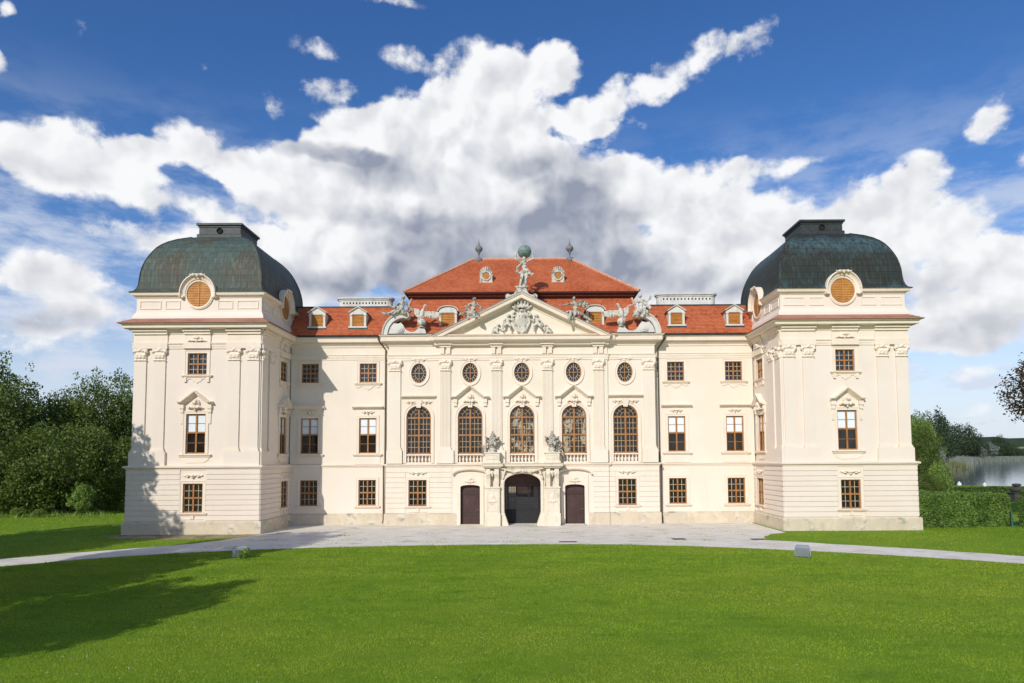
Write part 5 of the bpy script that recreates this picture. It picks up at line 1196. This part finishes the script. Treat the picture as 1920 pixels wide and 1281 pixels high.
def hedge(name, lab, x0, x1, y0, y1, h, n, size, mat, z=0, rz=0, seed=1):
    g = np.random.default_rng(seed); lx, ly = (x1-x0), (y1-y0); cx, cy = (x0+x1)/2, (y0+y1)/2
    side = g.random(n); p = np.zeros((n,3)); u = g.random((n,3))
    p[:,0] = (u[:,0]-.5)*lx; p[:,1] = (u[:,1]-.5)*ly; p[:,2] = u[:,2]*h
    f = side < .5; p[f,1] = -ly/2+np.abs(g.normal(size=f.sum()))*.18-.06
    tp = (side >= .5) & (side < .75); p[tp,2] = h-np.abs(g.normal(size=tp.sum()))*.14
    en = (side >= .75) & (side < .92); p[en,0] = np.where(g.random(en.sum()) < .5, -lx/2, lx/2)
    wob = np.array([.16*mnoise.noise(Vector((a*.9,b*1.2,c*1.2+seed)))+.10*mnoise.noise(Vector((a*2.4,b*2,c*2.6))) for a,b,c in p])
    p[:,1] += wob*1.4; p[:,2] += wob*np.clip(p[:,2]/h,0,1)*1.2; p[:,2] = np.maximum(p[:,2],.03)
    rr = np.clip(p[:,2]-(h-.35),0,.35)/.35; p[:,1] += np.where(p[:,1] < 0,1,-1)*rr*.22
    nm = g.normal(size=(n,3))*.7+np.array([0,-.5,.5]); nm /= np.linalg.norm(nm,axis=1,keepdims=True)
    t = np.cross(nm,g.normal(size=(n,3))); t /= np.linalg.norm(t,axis=1,keepdims=True); b = np.cross(nm,t); s = size*(.6+.8*g.random(n))[:,None]
    V = np.stack([p-t*s*.5,p+b*s*.3,p+t*s*.5,p-b*s*.3],1).reshape(-1,3)
    th = thing(name,lab,'hedge',(cx,cy,z),None,rz); link('foliage',quads_mesh('foliage',V,mat),th)
    w = MB(); k = max(4,int(lx/.8))
    for i in range(k):
        x = -lx/2+lx*(i+.5)/k; w.tube([(x,0,-.05),(x+.05,.02,h*.5),(x-.1,-.1,h*.85)],[.05,.035,.012],6)
        w.tube([(x,0,h*.3),(x+.25,-.15,h*.75)],[.025,.01],5)
    w.build('stems','bark',th); return th
hedge('hedge','tall clipped hedge touching the right tower',28.6,33.0,1.3,5.6,2.42,24000,.15,'leaf_hedge',seed=2)
hedge('hedge','slightly lighter hedge block right of the tall hedge, ending at the blue post',33.0,36.0,1.9,5.6,2.36,19000,.15,'leaf_hedge',seed=5)
hedge('low_hedge','low flat hedge in front of the white garden vases',55,80,46,49,1.5,15000,.22,'leaf_dark',z=-.75,rz=-.12,seed=7)
hedge('hedge','leafy hedge at the right frame edge beside the blue post',36.35,38.6,.3,1.6,2.6,8000,.16,'leaf_hedge',seed=9)
# garden vases by the lake
def garden_vase(x, y, z, k, lab, mat):
    t = thing('garden_vase',lab,'vase',(x,y,z),'garden vases'); t.scale = (k,k,k)
    b = MB(); b.plan([(-.55,-.35),(.55,-.35),(.55,.35),(-.55,.35)],[(-.3,-.3),(.1,-.3),(.1,.12),(0,.18),(0,.3),(-.3,.34)],closed=True,side=-1); b.build('pedestal',mat,t)
    b = MB(); b.lathe((0,0,.3),[(.28,0),(.28,.06),(.12,.14),(.10,.24),(.30,.36),(.40,.56),(.38,.68),(.26,.76),(.34,.84),(.36,.90),(.20,.92),(.10,1.02),(.12,1.1),(0,1.16)],18); b.build('urn',mat,t,True)
garden_vase(77.4,72,-.75,1.0,'white stone garden vase by the lake, the left and larger one','chim')
garden_vase(82.6,73,-.85,.9,'white stone garden vase by the lake, right of the taller one','chim')
t = thing('stone_urn','squat dark stone urn on a pedestal, a silhouette against the lake','urn',(57.0,30,0)); t.scale = (1.05,1.05,1.05)
b = MB(); b.plan([(-.62,-.5),(.62,-.5),(.62,.5),(-.62,.5)],[(-.4,-.3),(.1,-.3),(.1,.1),(0,.16),(0,.78),(.1,.84),(.1,.92),(-.5,.94)],closed=True,side=-1); b.build('pedestal','darkstone',t)
b = MB(); b.lathe((0,0,.93),[(.45,0),(.62,.14),(.72,.34),(.70,.42),(.34,.52),(.20,.60),(.22,.66),(.40,.72),(.44,.82),(.40,.92),(.2,.96),(0,.98)],20); b.build('urn','darkstone',t,True)
# weed around the left floodlight
g = np.random.default_rng(4); V = leaf_cloud([((0,0,.3),(.32,.25,.28)),((.22,-.1,.5),(.2,.18,.22)),((-.1,-.1,.2),(.3,.2,.18))],420,.15,4)
t = thing('weed','leafy green weed growing against the left floodlight','weed',(-14.72,-11.7,0)); t.scale = (.78,.78,.78); link('leaves',quads_mesh('leaves',V,'leaf_light'),t)
b = MB()
for k in range(7): a = k*.9; b.tube([(0,0,0),(.1*math.cos(a),.1*math.sin(a),.25),(.26*math.cos(a),.2*math.sin(a),.5)],[.012,.01,.004],5)
b.build('stems','leaf_light',t)
# reeds by the lake
def reeds(name, pts, n, h, wd, seed, mat='reed'):
    g = np.random.default_rng(seed); i = g.integers(0,len(pts)-1,n); f = g.random(n)[:,None]; A = np.array(pts)
    p = A[i]*(1-f)+A[i+1]*f; p = p+g.normal(size=(n,2))*wd; b = np.column_stack([p,np.full(n,-1.3)])
    a = g.random(n)*PI; hh = h*(.7+.5*g.random(n)); wv = np.column_stack([np.cos(a),np.sin(a),np.zeros(n)])*(h*.03); tp = b+np.column_stack([g.normal(size=n)*h*.1,g.normal(size=n)*h*.1,hh])
    V = np.stack([b-wv,b+wv,tp],1).reshape(-1,3); o = link(name,quads_mesh(name,V,mat,True))
    return prop(o,None,None,None,'stuff')
o = reeds('reeds',[(192,268),(200,272),(205,274)],6000,4.0,2.6,3); prop(o,'golden reeds standing in the lake below the wooded bank','reeds')
o = reeds('reed_belt',[(262,372),(322,465),(390,560),(420,600),(500,680),(580,765),(680,870)],26000,5.6,5.0,6,'leaf_silver'); prop(o,'grey green belt of reeds along the far lake bank','reeds')
# grass
def inside(poly, x, y):
    P_ = np.array(poly); c = np.zeros(len(x),bool); j = len(P_)-1
    for i in range(len(P_)):
        xi, yi, xj, yj = *P_[i], *P_[j]; hit = ((yi > y) != (yj > y)) & (x < (xj-xi)*(y-yi)/(yj-yi+1e-12)+xi); c ^= hit; j = i
    return c
def edge_y(poly, x): a = np.array(poly); o_ = np.argsort(a[:,0]); return np.interp(x,a[o_,0],a[o_,1])
def blades(n, d0, d1, seed, keep, hk=1.0, pw=.5):
    g = np.random.default_rng(seed); u = g.random(n); d = (d0**pw+(d1**pw-d0**pw)*u)**(1/pw)
    x = (g.random(n)*2-1)*(.95*d+5); y = d-47.7; k = keep(x,y); x, y, d = x[k], y[k], d[k]; n = len(x)
    cl = np.array([mnoise.noise(Vector((a*.8,b*.8,0))) for a,b in zip(x[::1],y[::1])])
    h = hk*(.026+.03*g.random(n))*(1+.5*cl)*(d/18)**.25; w = .0085*(d/16)**.8*(.7+.6*g.random(n)); a = g.random(n)*PI; ln = h*.7
    b = np.column_stack([x,y,np.full(n,-.002)]); wv = np.column_stack([np.cos(a),np.sin(a),np.zeros(n)])*w[:,None]
    tp = b+np.column_stack([g.normal(size=n)*ln,g.normal(size=n)*ln,h]); V = np.stack([b-wv,b+wv,tp],1)
    return V.reshape(-1,3)
def grass_mat():
    m, nt, b = new_mat('grass_blades'); g = N(nt,'ShaderNodeNewGeometry'); tc = N(nt,'ShaderNodeTexCoord'); v = tc.outputs['Object']
    col = mixc(nt, g.outputs['Random Per Island'], (.17,.325,.016), (.46,.57,.05))
    col = mixc(nt, mulf(nt,noise_fac(nt,v,.30,lo=.40,hi=.60,stretch=(.6,1.5,1)),.75), col, (.16,.30,.018))
    col = mixc(nt, mulf(nt,noise_fac(nt,v,.9,lo=.52,hi=.66,stretch=(.6,1.4,1)),.85), col, (.09,.21,.02))
    col = mixc(nt, mulf(nt,noise_fac(nt,v,.12,lo=.45,hi=.62),.5), col, (.46,.47,.06))
    col = mixc(nt, mulf(nt,noise_fac(nt,v,1.6,lo=.5,hi=.7),.5), col, (.40,.47,.05))
    L(nt,col,b.inputs['Base Color']); b.inputs['Roughness'].default_value = .6; b.inputs['Specular IOR Level'].default_value = .2
    t = N(nt,'ShaderNodeBsdfTranslucent'); L(nt,mixc(nt,.3,col,(.38,.52,.04)),t.inputs['Color']); mx = N(nt,'ShaderNodeMixShader'); mx.inputs[0].default_value = .35
    L(nt,b.outputs[0],mx.inputs[1]); L(nt,t.outputs[0],mx.inputs[2]); L(nt,mx.outputs[0],nt.nodes['Material Output'].inputs['Surface']); return m
M['grass'] = grass_mat()
front_lawn = lambda x,y: y < edge_y(LOW,x)+.06
side_lawn = lambda x,y: (~inside(GRAVEL,x,y)) & (y > edge_y(low,x)) & ~((x > -28.1) & (x < 28.1) & (y > -.1)) & ~(inside(SOIL,x,y) & (np.sin(x*5)+np.sin(x*1.7+y*3) > -.6)) & (hgt(x,y) > -.8) & ~((y > 0) & (np.abs(x) < 29))
V = np.concatenate([blades(560000,14.2,42.5,1,front_lawn),blades(150000,33,78,2,side_lawn,1.15)])
o = link('grass',quads_mesh('grass',V,'grass',True)); prop(o,'short bright green mown grass of the lawn','grass',None,'stuff')
ev = lambda x,y: np.array([mnoise.noise(Vector((a*.45,b*.9,4)))+.5*mnoise.noise(Vector((a*1.7,b*2.2,9))) for a,b in zip(x,y)])
V = blades(120000,40,55,12,lambda x,y: inside(GRAVEL,x,y)&(np.abs(x)<19)&((np.abs(x)<18.2)|(y<-.3))&(y<5)&((ev(x,y)>.36)|((np.abs(y-edge_y(LOW,x)-1.6)<.35)&(ev(x,y)>.12))|((y>4.6)&(ev(x,y)>.2))),.8); o = link('gravel_weeds',quads_mesh('gravel_weeds',V,'grass',True)); prop(o,'sparse weeds growing through the gravel of the forecourt','weeds',None,'stuff')
V = blades(16000,60,72,8,lambda x,y:(x < -39)&(x > -60)&(y > 14.2)&(y < 17.5),9); o = link('tall_grass',quads_mesh('tall_grass',V,'leaf_light',True)); prop(o,'unmown grass fringe along the foot of the left grove','grass',None,'stuff')
g = np.random.default_rng(9); n = 260; d = (15.5**.6+(40**.6-15.5**.6)*g.random(n))**(1/.6); x = (g.random(n)*2-1)*.8*d; y = d-47.7; k = front_lawn(x,y-.4); x, y = x[k], y[k]; n = len(x)
s = .009; b = np.column_stack([x,y,.05+.02*g.random(n)]); V = np.stack([b+np.array([-s,0,-.4*s]),b+np.array([0,-s*.4,-s]),b+np.array([s,0,-.4*s]),b+np.array([0,s*.6,s])],1).reshape(-1,3)
m, nt, bb = new_mat('flower_petals'); gg = N(nt,'ShaderNodeNewGeometry'); r_ = N(nt,'ShaderNodeMath',operation='GREATER_THAN'); L(nt,gg.outputs['Random Per Island'],r_.inputs[0]); r_.inputs[1].default_value = .5; L(nt,mixc(nt,r_.outputs[0],(.75,.75,.7),(.6,.5,.05)),bb.inputs['Base Color'])
o = link('small_flowers',quads_mesh('small_flowers',V,m)); prop(o,'tiny white and yellow flowers scattered in the lawn','flowers',None,'stuff')
# building across the courtyard, seen through the gate
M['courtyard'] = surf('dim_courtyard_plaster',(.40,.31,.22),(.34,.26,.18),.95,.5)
cb = thing('courtyard_building','plain cream building across the courtyard, seen through the iron gate','building',(0,44,0))
w = MB(); wall(w,front(0),-16,16,-.1,8,[rect(u,.6,z,z+1.6) for u in (-11,-7,-3.4,3.4,7,11) for z in (1.4,5)]+[rect(0,1.2,-.05,2.9)]); w.build('wall','courtyard',cb)
w = MB(); tiled(w,(-16.4,-.4,8),(16.4,-.4,8),(16,4.5,12.5),(-16,4.5,12.5),24); w.build('roof','tile',cb,recalc=False)
for u in (-11,-7,-3.4,3.4,7,11):
    for z in (1.4,5): w = MB(); w.box(front(0),u-.6,u+.6,-.25,-.2,z,z+1.6); w.box(front(0),u-.6,u+.6,-.2,-.17,z+.77,z+.83); w.box(front(0),u-.03,u+.03,-.2,-.17,z,z+1.6); w.build('window','glass',cb)
w = MB(); w.box(front(0),-1.2,1.2,-.25,-.2,-.05,2.9); w.build('door','door',cb)

# ------------------------------------------------------------------ sky, sun, camera
BLOBS = [(-0.07,0.522,0.098,0.064,1),(0.013,0.542,0.079,0.047,1),(0.05,0.548,0.045,0.04,0.8),(-0.119,0.485,0.105,0.053,1),(-0.191,0.461,0.103,0.043,1),(-0.021,0.47,0.155,0.054,1),(-0.25,0.466,0.066,0.027,0.9),(-0.292,0.443,0.045,0.017,0.8),(0.099,0.485,0.069,0.029,0.9),(0.164,0.504,0.068,0.027,0.9),(0.22,0.524,0.063,0.026,0.9),(0.283,0.545,0.048,0.025,0.85),(0.343,0.542,0.045,0.031,0.9),(0.135,0.463,0.065,0.02,0.7),(-0.336,0.41,0.08,0.03,0.9),(-0.23,0.407,0.146,0.052,1.2),(-0.07,0.408,0.185,0.063,1.3),(0.077,0.407,0.114,0.053,1.1),(0.011,0.343,0.185,0.066,1.3),(-0.166,0.34,0.203,0.066,1.3),(-0.335,0.359,0.109,0.038,1),(-0.399,0.368,0.055,0.026,0.8),(0.173,0.384,0.087,0.053,1.1),(0.275,0.386,0.083,0.045,1),(0.242,0.318,0.145,0.065,1.2),(0.349,0.397,0.065,0.021,0.75),(0.406,0.398,0.035,0.013,0.6),(0.34,0.337,0.086,0.053,1),(0.396,0.296,0.089,0.056,1),(-0.229,0.292,0.213,0.055,1.2),(0.011,0.268,0.254,0.061,1.2),(0.21,0.261,0.176,0.06,1.1),(-0.303,0.229,0.081,0.045,0.7),(0.491,0.333,0.07,0.043,1),(0.544,0.349,0.045,0.038,1),(0.527,0.29,0.098,0.043,1.1),(0.463,0.294,0.078,0.054,1),(0.582,0.196,0.085,0.049,0.9),(0.617,0.236,0.065,0.035,0.9),(0.644,0.25,0.042,0.031,0.9),(0.623,0.396,0.026,0.034,1.0),(0.651,0.347,0.015,0.014,0.7),(-0.649,0.367,0.078,0.035,1),(-0.572,0.373,0.081,0.042,1),(-0.493,0.402,0.054,0.03,0.95),(-0.441,0.395,0.064,0.031,0.95),(-0.392,0.382,0.063,0.033,0.9),(-0.53,0.379,0.055,0.032,0.8),(-0.611,0.341,0.082,0.03,1),(-0.504,0.339,0.075,0.029,0.75),(-0.534,0.288,0.078,0.029,0.75),(-0.432,0.316,0.081,0.04,0.8),(-0.376,0.281,0.091,0.043,0.85),(-0.311,0.265,0.096,0.043,0.8),(-0.628,0.216,0.106,0.044,1.0),(-0.572,0.177,0.08,0.033,0.8),(-0.652,0.156,0.061,0.032,0.8),(-0.373,0.47,0.034,0.024,0.62),(-0.298,0.502,0.047,0.019,0.72),(-0.299,0.549,0.059,0.012,0.55),(-0.177,0.55,0.056,0.021,0.62),(-0.457,0.492,0.023,0.021,0.5),(-0.682,0.451,0.015,0.025,0.9),(-0.216,0.607,0.079,0.009,0.6),(-0.617,0.509,0.022,0.015,0.5),(-0.686,0.499,0.011,0.016,0.6),(-0.418,0.283,0.041,0.017,0.6),(-0.431,0.275,0.101,0.035,0.55),(-0.389,0.222,0.083,0.036,0.6),(0.264,0.258,0.15,0.044,0.9),(0.435,0.242,0.107,0.049,0.9),(0.358,0.221,0.141,0.044,0.8),(0.537,0.242,0.072,0.04,0.8),(0.585,0.274,0.051,0.032,0.5),(0.569,0.171,0.098,0.04,0.9),(0.626,0.19,0.054,0.038,0.8),(0.551,0.146,0.082,0.027,0.6),(0.549,0.106,0.07,0.02,0.5),(0.58,0.143,0.091,0.027,0.55),(0.609,0.055,0.065,0.016,0.5),(-0.596,0.227,0.067,0.025,0.6)]
GREYS = [(-0.07,0.249,0.297,0.046,0.7),(-0.182,0.339,0.141,0.044,0.5),(0.011,0.328,0.209,0.081,0.5),(0.308,0.24,0.161,0.037,0.6),(0.486,0.208,0.101,0.035,0.5),(-0.643,0.176,0.082,0.028,0.5),(-0.214,0.407,0.117,0.033,1.1),(-0.276,0.426,0.068,0.018,0.9),(0.061,0.411,0.114,0.044,0.9),(0.084,0.334,0.113,0.067,1),(-0.094,0.305,0.191,0.056,0.9),(0.011,0.26,0.261,0.054,0.9),(-0.274,0.253,0.127,0.044,0.6),(0.21,0.276,0.093,0.041,0.45),(-0.29,0.346,0.112,0.021,0.35),(-0.622,0.347,0.081,0.018,0.35),(-0.621,0.172,0.107,0.026,0.45),(0.554,0.227,0.094,0.033,0.35),(0.608,0.154,0.087,0.039,0.45),(-0.029,0.429,0.074,0.028,0.5),(-0.336,0.426,0.044,0.015,0.7)]

def make_world():
    w = bpy.data.worlds.new('World'); SC.world = w; w.use_nodes = True; nt = w.node_tree; nt.nodes.clear()
    out = N(nt,'ShaderNodeOutputWorld')
    # cloud density as a function of azimuth and elevation
    gr = bpy.data.node_groups.new('cloud_density','ShaderNodeTree')
    gr.interface.new_socket('AzEl',in_out='INPUT',socket_type='NodeSocketVector'); gr.interface.new_socket('Density',in_out='OUTPUT',socket_type='NodeSocketFloat'); gr.interface.new_socket('Grey',in_out='OUTPUT',socket_type='NodeSocketFloat'); gr.interface.new_socket('Relief',in_out='OUTPUT',socket_type='NodeSocketFloat')
    gi, go = N(gr,'NodeGroupInput'), N(gr,'NodeGroupOutput')
    def math_(op, a, b=None, c=None):
        n = N(gr,'ShaderNodeMath',operation=op)
        for s, v in zip(n.inputs,(a,b,c)):
            if v is None: continue
            if isinstance(v,(int,float)): s.default_value = v
            else: L(gr,v,s)
        return n.outputs[0]
    def vmath(op, a, b=None, c=None):
        n = N(gr,'ShaderNodeVectorMath',operation=op)
        for s, v in zip(n.inputs,(a,b,c)):
            if v is None: continue
            if isinstance(v,tuple): s.default_value = v
            else: L(gr,v,s)
        return n
    P0 = gi.outputs[0]
    def nz(scale, detail, rough, off, st=(1,1.25,1)):
        mp = N(gr,'ShaderNodeMapping'); mp.inputs['Scale'].default_value = st; mp.inputs['Location'].default_value = (off,off*.7,off*.3); L(gr,P0,mp.inputs[0])
        n = N(gr,'ShaderNodeTexNoise'); n.inputs['Scale'].default_value = scale; n.inputs['Detail'].default_value = detail; n.inputs['Roughness'].default_value = rough; L(gr,mp.outputs[0],n.inputs['Vector']); return n
    wn = nz(9,4,.55,3.1); wv = vmath('SUBTRACT',wn.outputs['Color'],(.5,.5,.5)).outputs[0]
    PW = vmath('MULTIPLY_ADD',wv,(.075,.05,0),P0).outputs[0]
    def field(bl):
        acc = None
        for (a,e,ra,re,wt) in bl:
            q = vmath('MULTIPLY_ADD',PW,(1/ra,1/re,0),(-a/ra,-e/re,0)).outputs[0]
            l2 = vmath('DOT_PRODUCT',q,q).outputs['Value']
            k = math_('MULTIPLY',math_('MAXIMUM',math_('SUBTRACT',1.0,l2),0.0),wt)
            acc = k if acc is None else math_('ADD',acc,k)
        return acc
    S = math_('MINIMUM',field(BLOBS),1.7)
    n1 = nz(10,11,.60,1.7).outputs['Fac']; n2 = nz(36,7,.66,5.2).outputs['Fac']; n3 = nz(6,4,.5,8.3).outputs['Fac']
    def billow(vec, sc):
        v = N(gr,'ShaderNodeTexVoronoi'); v.feature = 'SMOOTH_F1'; v.inputs['Scale'].default_value = sc; v.inputs['Smoothness'].default_value = .6
        v.inputs['Detail'].default_value = 2; v.inputs['Roughness'].default_value = .5; L(gr,vec,v.inputs['Vector']); return v.outputs['Distance']
    PO = vmath('ADD',PW,(-.012,.020,0)).outputs[0]
    v1, v2 = billow(PW,20), billow(PO,20)
    def lown(vec):
        n = N(gr,'ShaderNodeTexNoise'); n.inputs['Scale'].default_value = 12; n.inputs['Detail'].default_value = 4; n.inputs['Roughness'].default_value = .5; L(gr,vec,n.inputs['Vector']); return n.outputs['Fac']
    PL = vmath('ADD',P0,(-.020,.030,0)).outputs[0]
    rel = math_('ADD',math_('MULTIPLY',math_('SUBTRACT',v2,v1),.75),math_('MULTIPLY',math_('SUBTRACT',lown(P0),lown(PL)),.9))
    nn = math_('ADD',math_('MULTIPLY',math_('SUBTRACT',n1,.5),2.3),math_('MULTIPLY',math_('SUBTRACT',n2,.5),.9)); nn = math_('ADD',nn,math_('MULTIPLY',math_('SUBTRACT',.40,v1),.5))
    gate = math_('MINIMUM',math_('ADD',math_('MULTIPLY',S,2.2),.2),1.0)
    d = math_('ADD',math_('SUBTRACT',S,.20),math_('MULTIPLY',nn,gate))
    L(gr,d,go.inputs['Density'])
    G_ = math_('ADD',math_('MINIMUM',field(GREYS),1.15),math_('MULTIPLY',math_('SUBTRACT',n3,.5),.9)); G_ = math_('ADD',G_,math_('MULTIPLY',math_('SUBTRACT',n1,.5),.22)); L(gr,G_,go.inputs['Grey'])
    L(gr,rel,go.inputs['Relief'])
    # directions
    tc = N(nt,'ShaderNodeTexCoord'); sp = N(nt,'ShaderNodeSeparateXYZ'); L(nt,tc.outputs['Generated'],sp.inputs[0])
    def m2(op, a, b=None, c=None, clamp=False):
        n = N(nt,'ShaderNodeMath',operation=op); n.use_clamp = clamp
        for s, v in zip(n.inputs,(a,b,c)):
            if v is None: continue
            if isinstance(v,(int,float)): s.default_value = v
            else: L(nt,v,s)
        return n.outputs[0]
    az = m2('ARCTAN2',sp.outputs[0],sp.outputs[1]); el = m2('ARCSINE',sp.outputs[2])
    cb = N(nt,'ShaderNodeCombineXYZ'); L(nt,az,cb.inputs[0]); L(nt,el,cb.inputs[1])
    g1 = N(nt,'ShaderNodeGroup'); g1.node_tree = gr; L(nt,cb.outputs[0],g1.inputs[0])
    def mr(v, a, b, c=0., d=1., smooth=True):
        n = N(nt,'ShaderNodeMapRange'); n.interpolation_type = 'SMOOTHSTEP' if smooth else 'LINEAR'
        for s, q in zip(('From Min','From Max','To Min','To Max'),(a,b,c,d)): n.inputs[s].default_value = q
        L(nt,v,n.inputs['Value']); return n.outputs[0]
    D1 = g1.outputs['Density']
    alpha = mr(D1,-.16,.46)
    grey = mr(g1.outputs['Grey'],.0,1.30)
    thick = mr(D1,.0,1.3)
    bright = m2('SUBTRACT',m2('ADD',m2('MULTIPLY',g1.outputs['Relief'],.46),.92),m2('MULTIPLY',grey,.58))
    bright = m2('SUBTRACT',bright,m2('MULTIPLY',thick,.06))
    ccol = mixc(nt, mr(bright,.22,.96,0,1,False), (.30,.335,.43), (.95,.955,.97))
    # thin veil near the horizon and generic clouds away from the view
    vn = N(nt,'ShaderNodeTexNoise'); vn.inputs['Scale'].default_value = 7; vn.inputs['Detail'].default_value = 8; vn.inputs['Roughness'].default_value = .62
    mp = N(nt,'ShaderNodeMapping'); mp.inputs['Scale'].default_value = (1,2.6,1); L(nt,cb.outputs[0],mp.inputs[0]); L(nt,mp.outputs[0],vn.inputs['Vector'])
    veil = m2('MAXIMUM',mr(el,.22,.0,0,.86),m2('MULTIPLY',mr(vn.outputs['Fac'],.38,.62),mr(el,.50,.20,0,.92)))
    far = mr(m2('ABSOLUTE',az),.75,1.1)
    back = m2('MULTIPLY',m2('MULTIPLY',mr(vn.outputs['Fac'],.50,.62),far),.8)
    sky = N(nt,'ShaderNodeTexSky'); sky.sky_type = 'NISHITA'; sky.sun_disc = False; sky.sun_elevation = SUN_EL; sky.sun_rotation = SUN_ROT
    sky.altitude = 300; sky.air_density = 1.0; sky.dust_density = .35; sky.ozone_density = 3.2
    hs = N(nt,'ShaderNodeHueSaturation'); L(nt,mr(el,.02,.35,.85,1.24),hs.inputs['Saturation']); hs.inputs['Hue'].default_value = .510; L(nt,sky.outputs[0],hs.inputs['Color'])
    b1 = N(nt,'ShaderNodeBackground'); L(nt,hs.outputs[0],b1.inputs['Color']); b1.inputs['Strength'].default_value = SKY_STR
    b2 = N(nt,'ShaderNodeBackground'); L(nt,mixc(nt,.5,(.58,.66,.83),(.74,.79,.88)),b2.inputs['Color']); b2.inputs['Strength'].default_value = 1
    b3 = N(nt,'ShaderNodeBackground'); L(nt,ccol,b3.inputs['Color']); b3.inputs['Strength'].default_value = 1
    x1 = N(nt,'ShaderNodeMixShader'); L(nt,m2('MAXIMUM',veil,back),x1.inputs[0]); L(nt,b1.outputs[0],x1.inputs[1]); L(nt,b2.outputs[0],x1.inputs[2])
    x2 = N(nt,'ShaderNodeMixShader'); L(nt,m2('MULTIPLY',alpha,m2('SUBTRACT',1.0,far)),x2.inputs[0]); L(nt,x1.outputs[0],x2.inputs[1]); L(nt,b3.outputs[0],x2.inputs[2])
    L(nt,x2.outputs[0],out.inputs[0])
    w.cycles.sampling_method = 'MANUAL'; w.cycles.sample_map_resolution = 512
SV = Vector((-.444,-1,.625)).normalized()                          # towards the sun
SUN_EL = math.asin(SV.z); SUN_ROT = math.atan2(SV.x,SV.y); SKY_STR = .132
make_world()
sl = bpy.data.lights.new('sun','SUN'); sl.energy = 3.45; sl.angle = R(.5); sl.color = (1,.965,.91)
so = link('sun',sl); so.rotation_euler = SV.to_track_quat('Z','Y').to_euler(); so.location = (-30,-60,60)
cam = bpy.data.cameras.new('camera'); co = link('camera',cam); SC.camera = co
cam.sensor_width = 36; cam.lens = 1252.85/1920*36; cam.shift_x = -29.54/1920; cam.shift_y = 138.97/1920 + .5/1920; cam.clip_end = 12000; cam.clip_start = .1
yaw, pit, rol = .0009, .0639, -.0061
Rv = Vector((math.cos(yaw),-math.sin(yaw),0)); Fh = Vector((math.sin(yaw),math.cos(yaw),0)); Zv = Vector((0,0,1))
Fv = Fh*math.cos(pit)+Zv*math.sin(pit); Uv = -Fh*math.sin(pit)+Zv*math.cos(pit)
R2 = Rv*math.cos(rol)+Uv*math.sin(rol); U2 = Uv*math.cos(rol)-Rv*math.sin(rol)
mt = Matrix((R2,U2,-Fv)).transposed().to_4x4(); mt.translation = (.4014,-47.6728,5.2048); co.matrix_world = mt
vs = SC.view_settings; vs.view_transform = 'Standard'; vs.look = 'None'; vs.exposure = 0; vs.gamma = 1
SC.cycles.max_bounces = 6; SC.cycles.diffuse_bounces = 3; SC.cycles.glossy_bounces = 3; SC.cycles.transmission_bounces = 4; SC.cycles.use_denoising = True
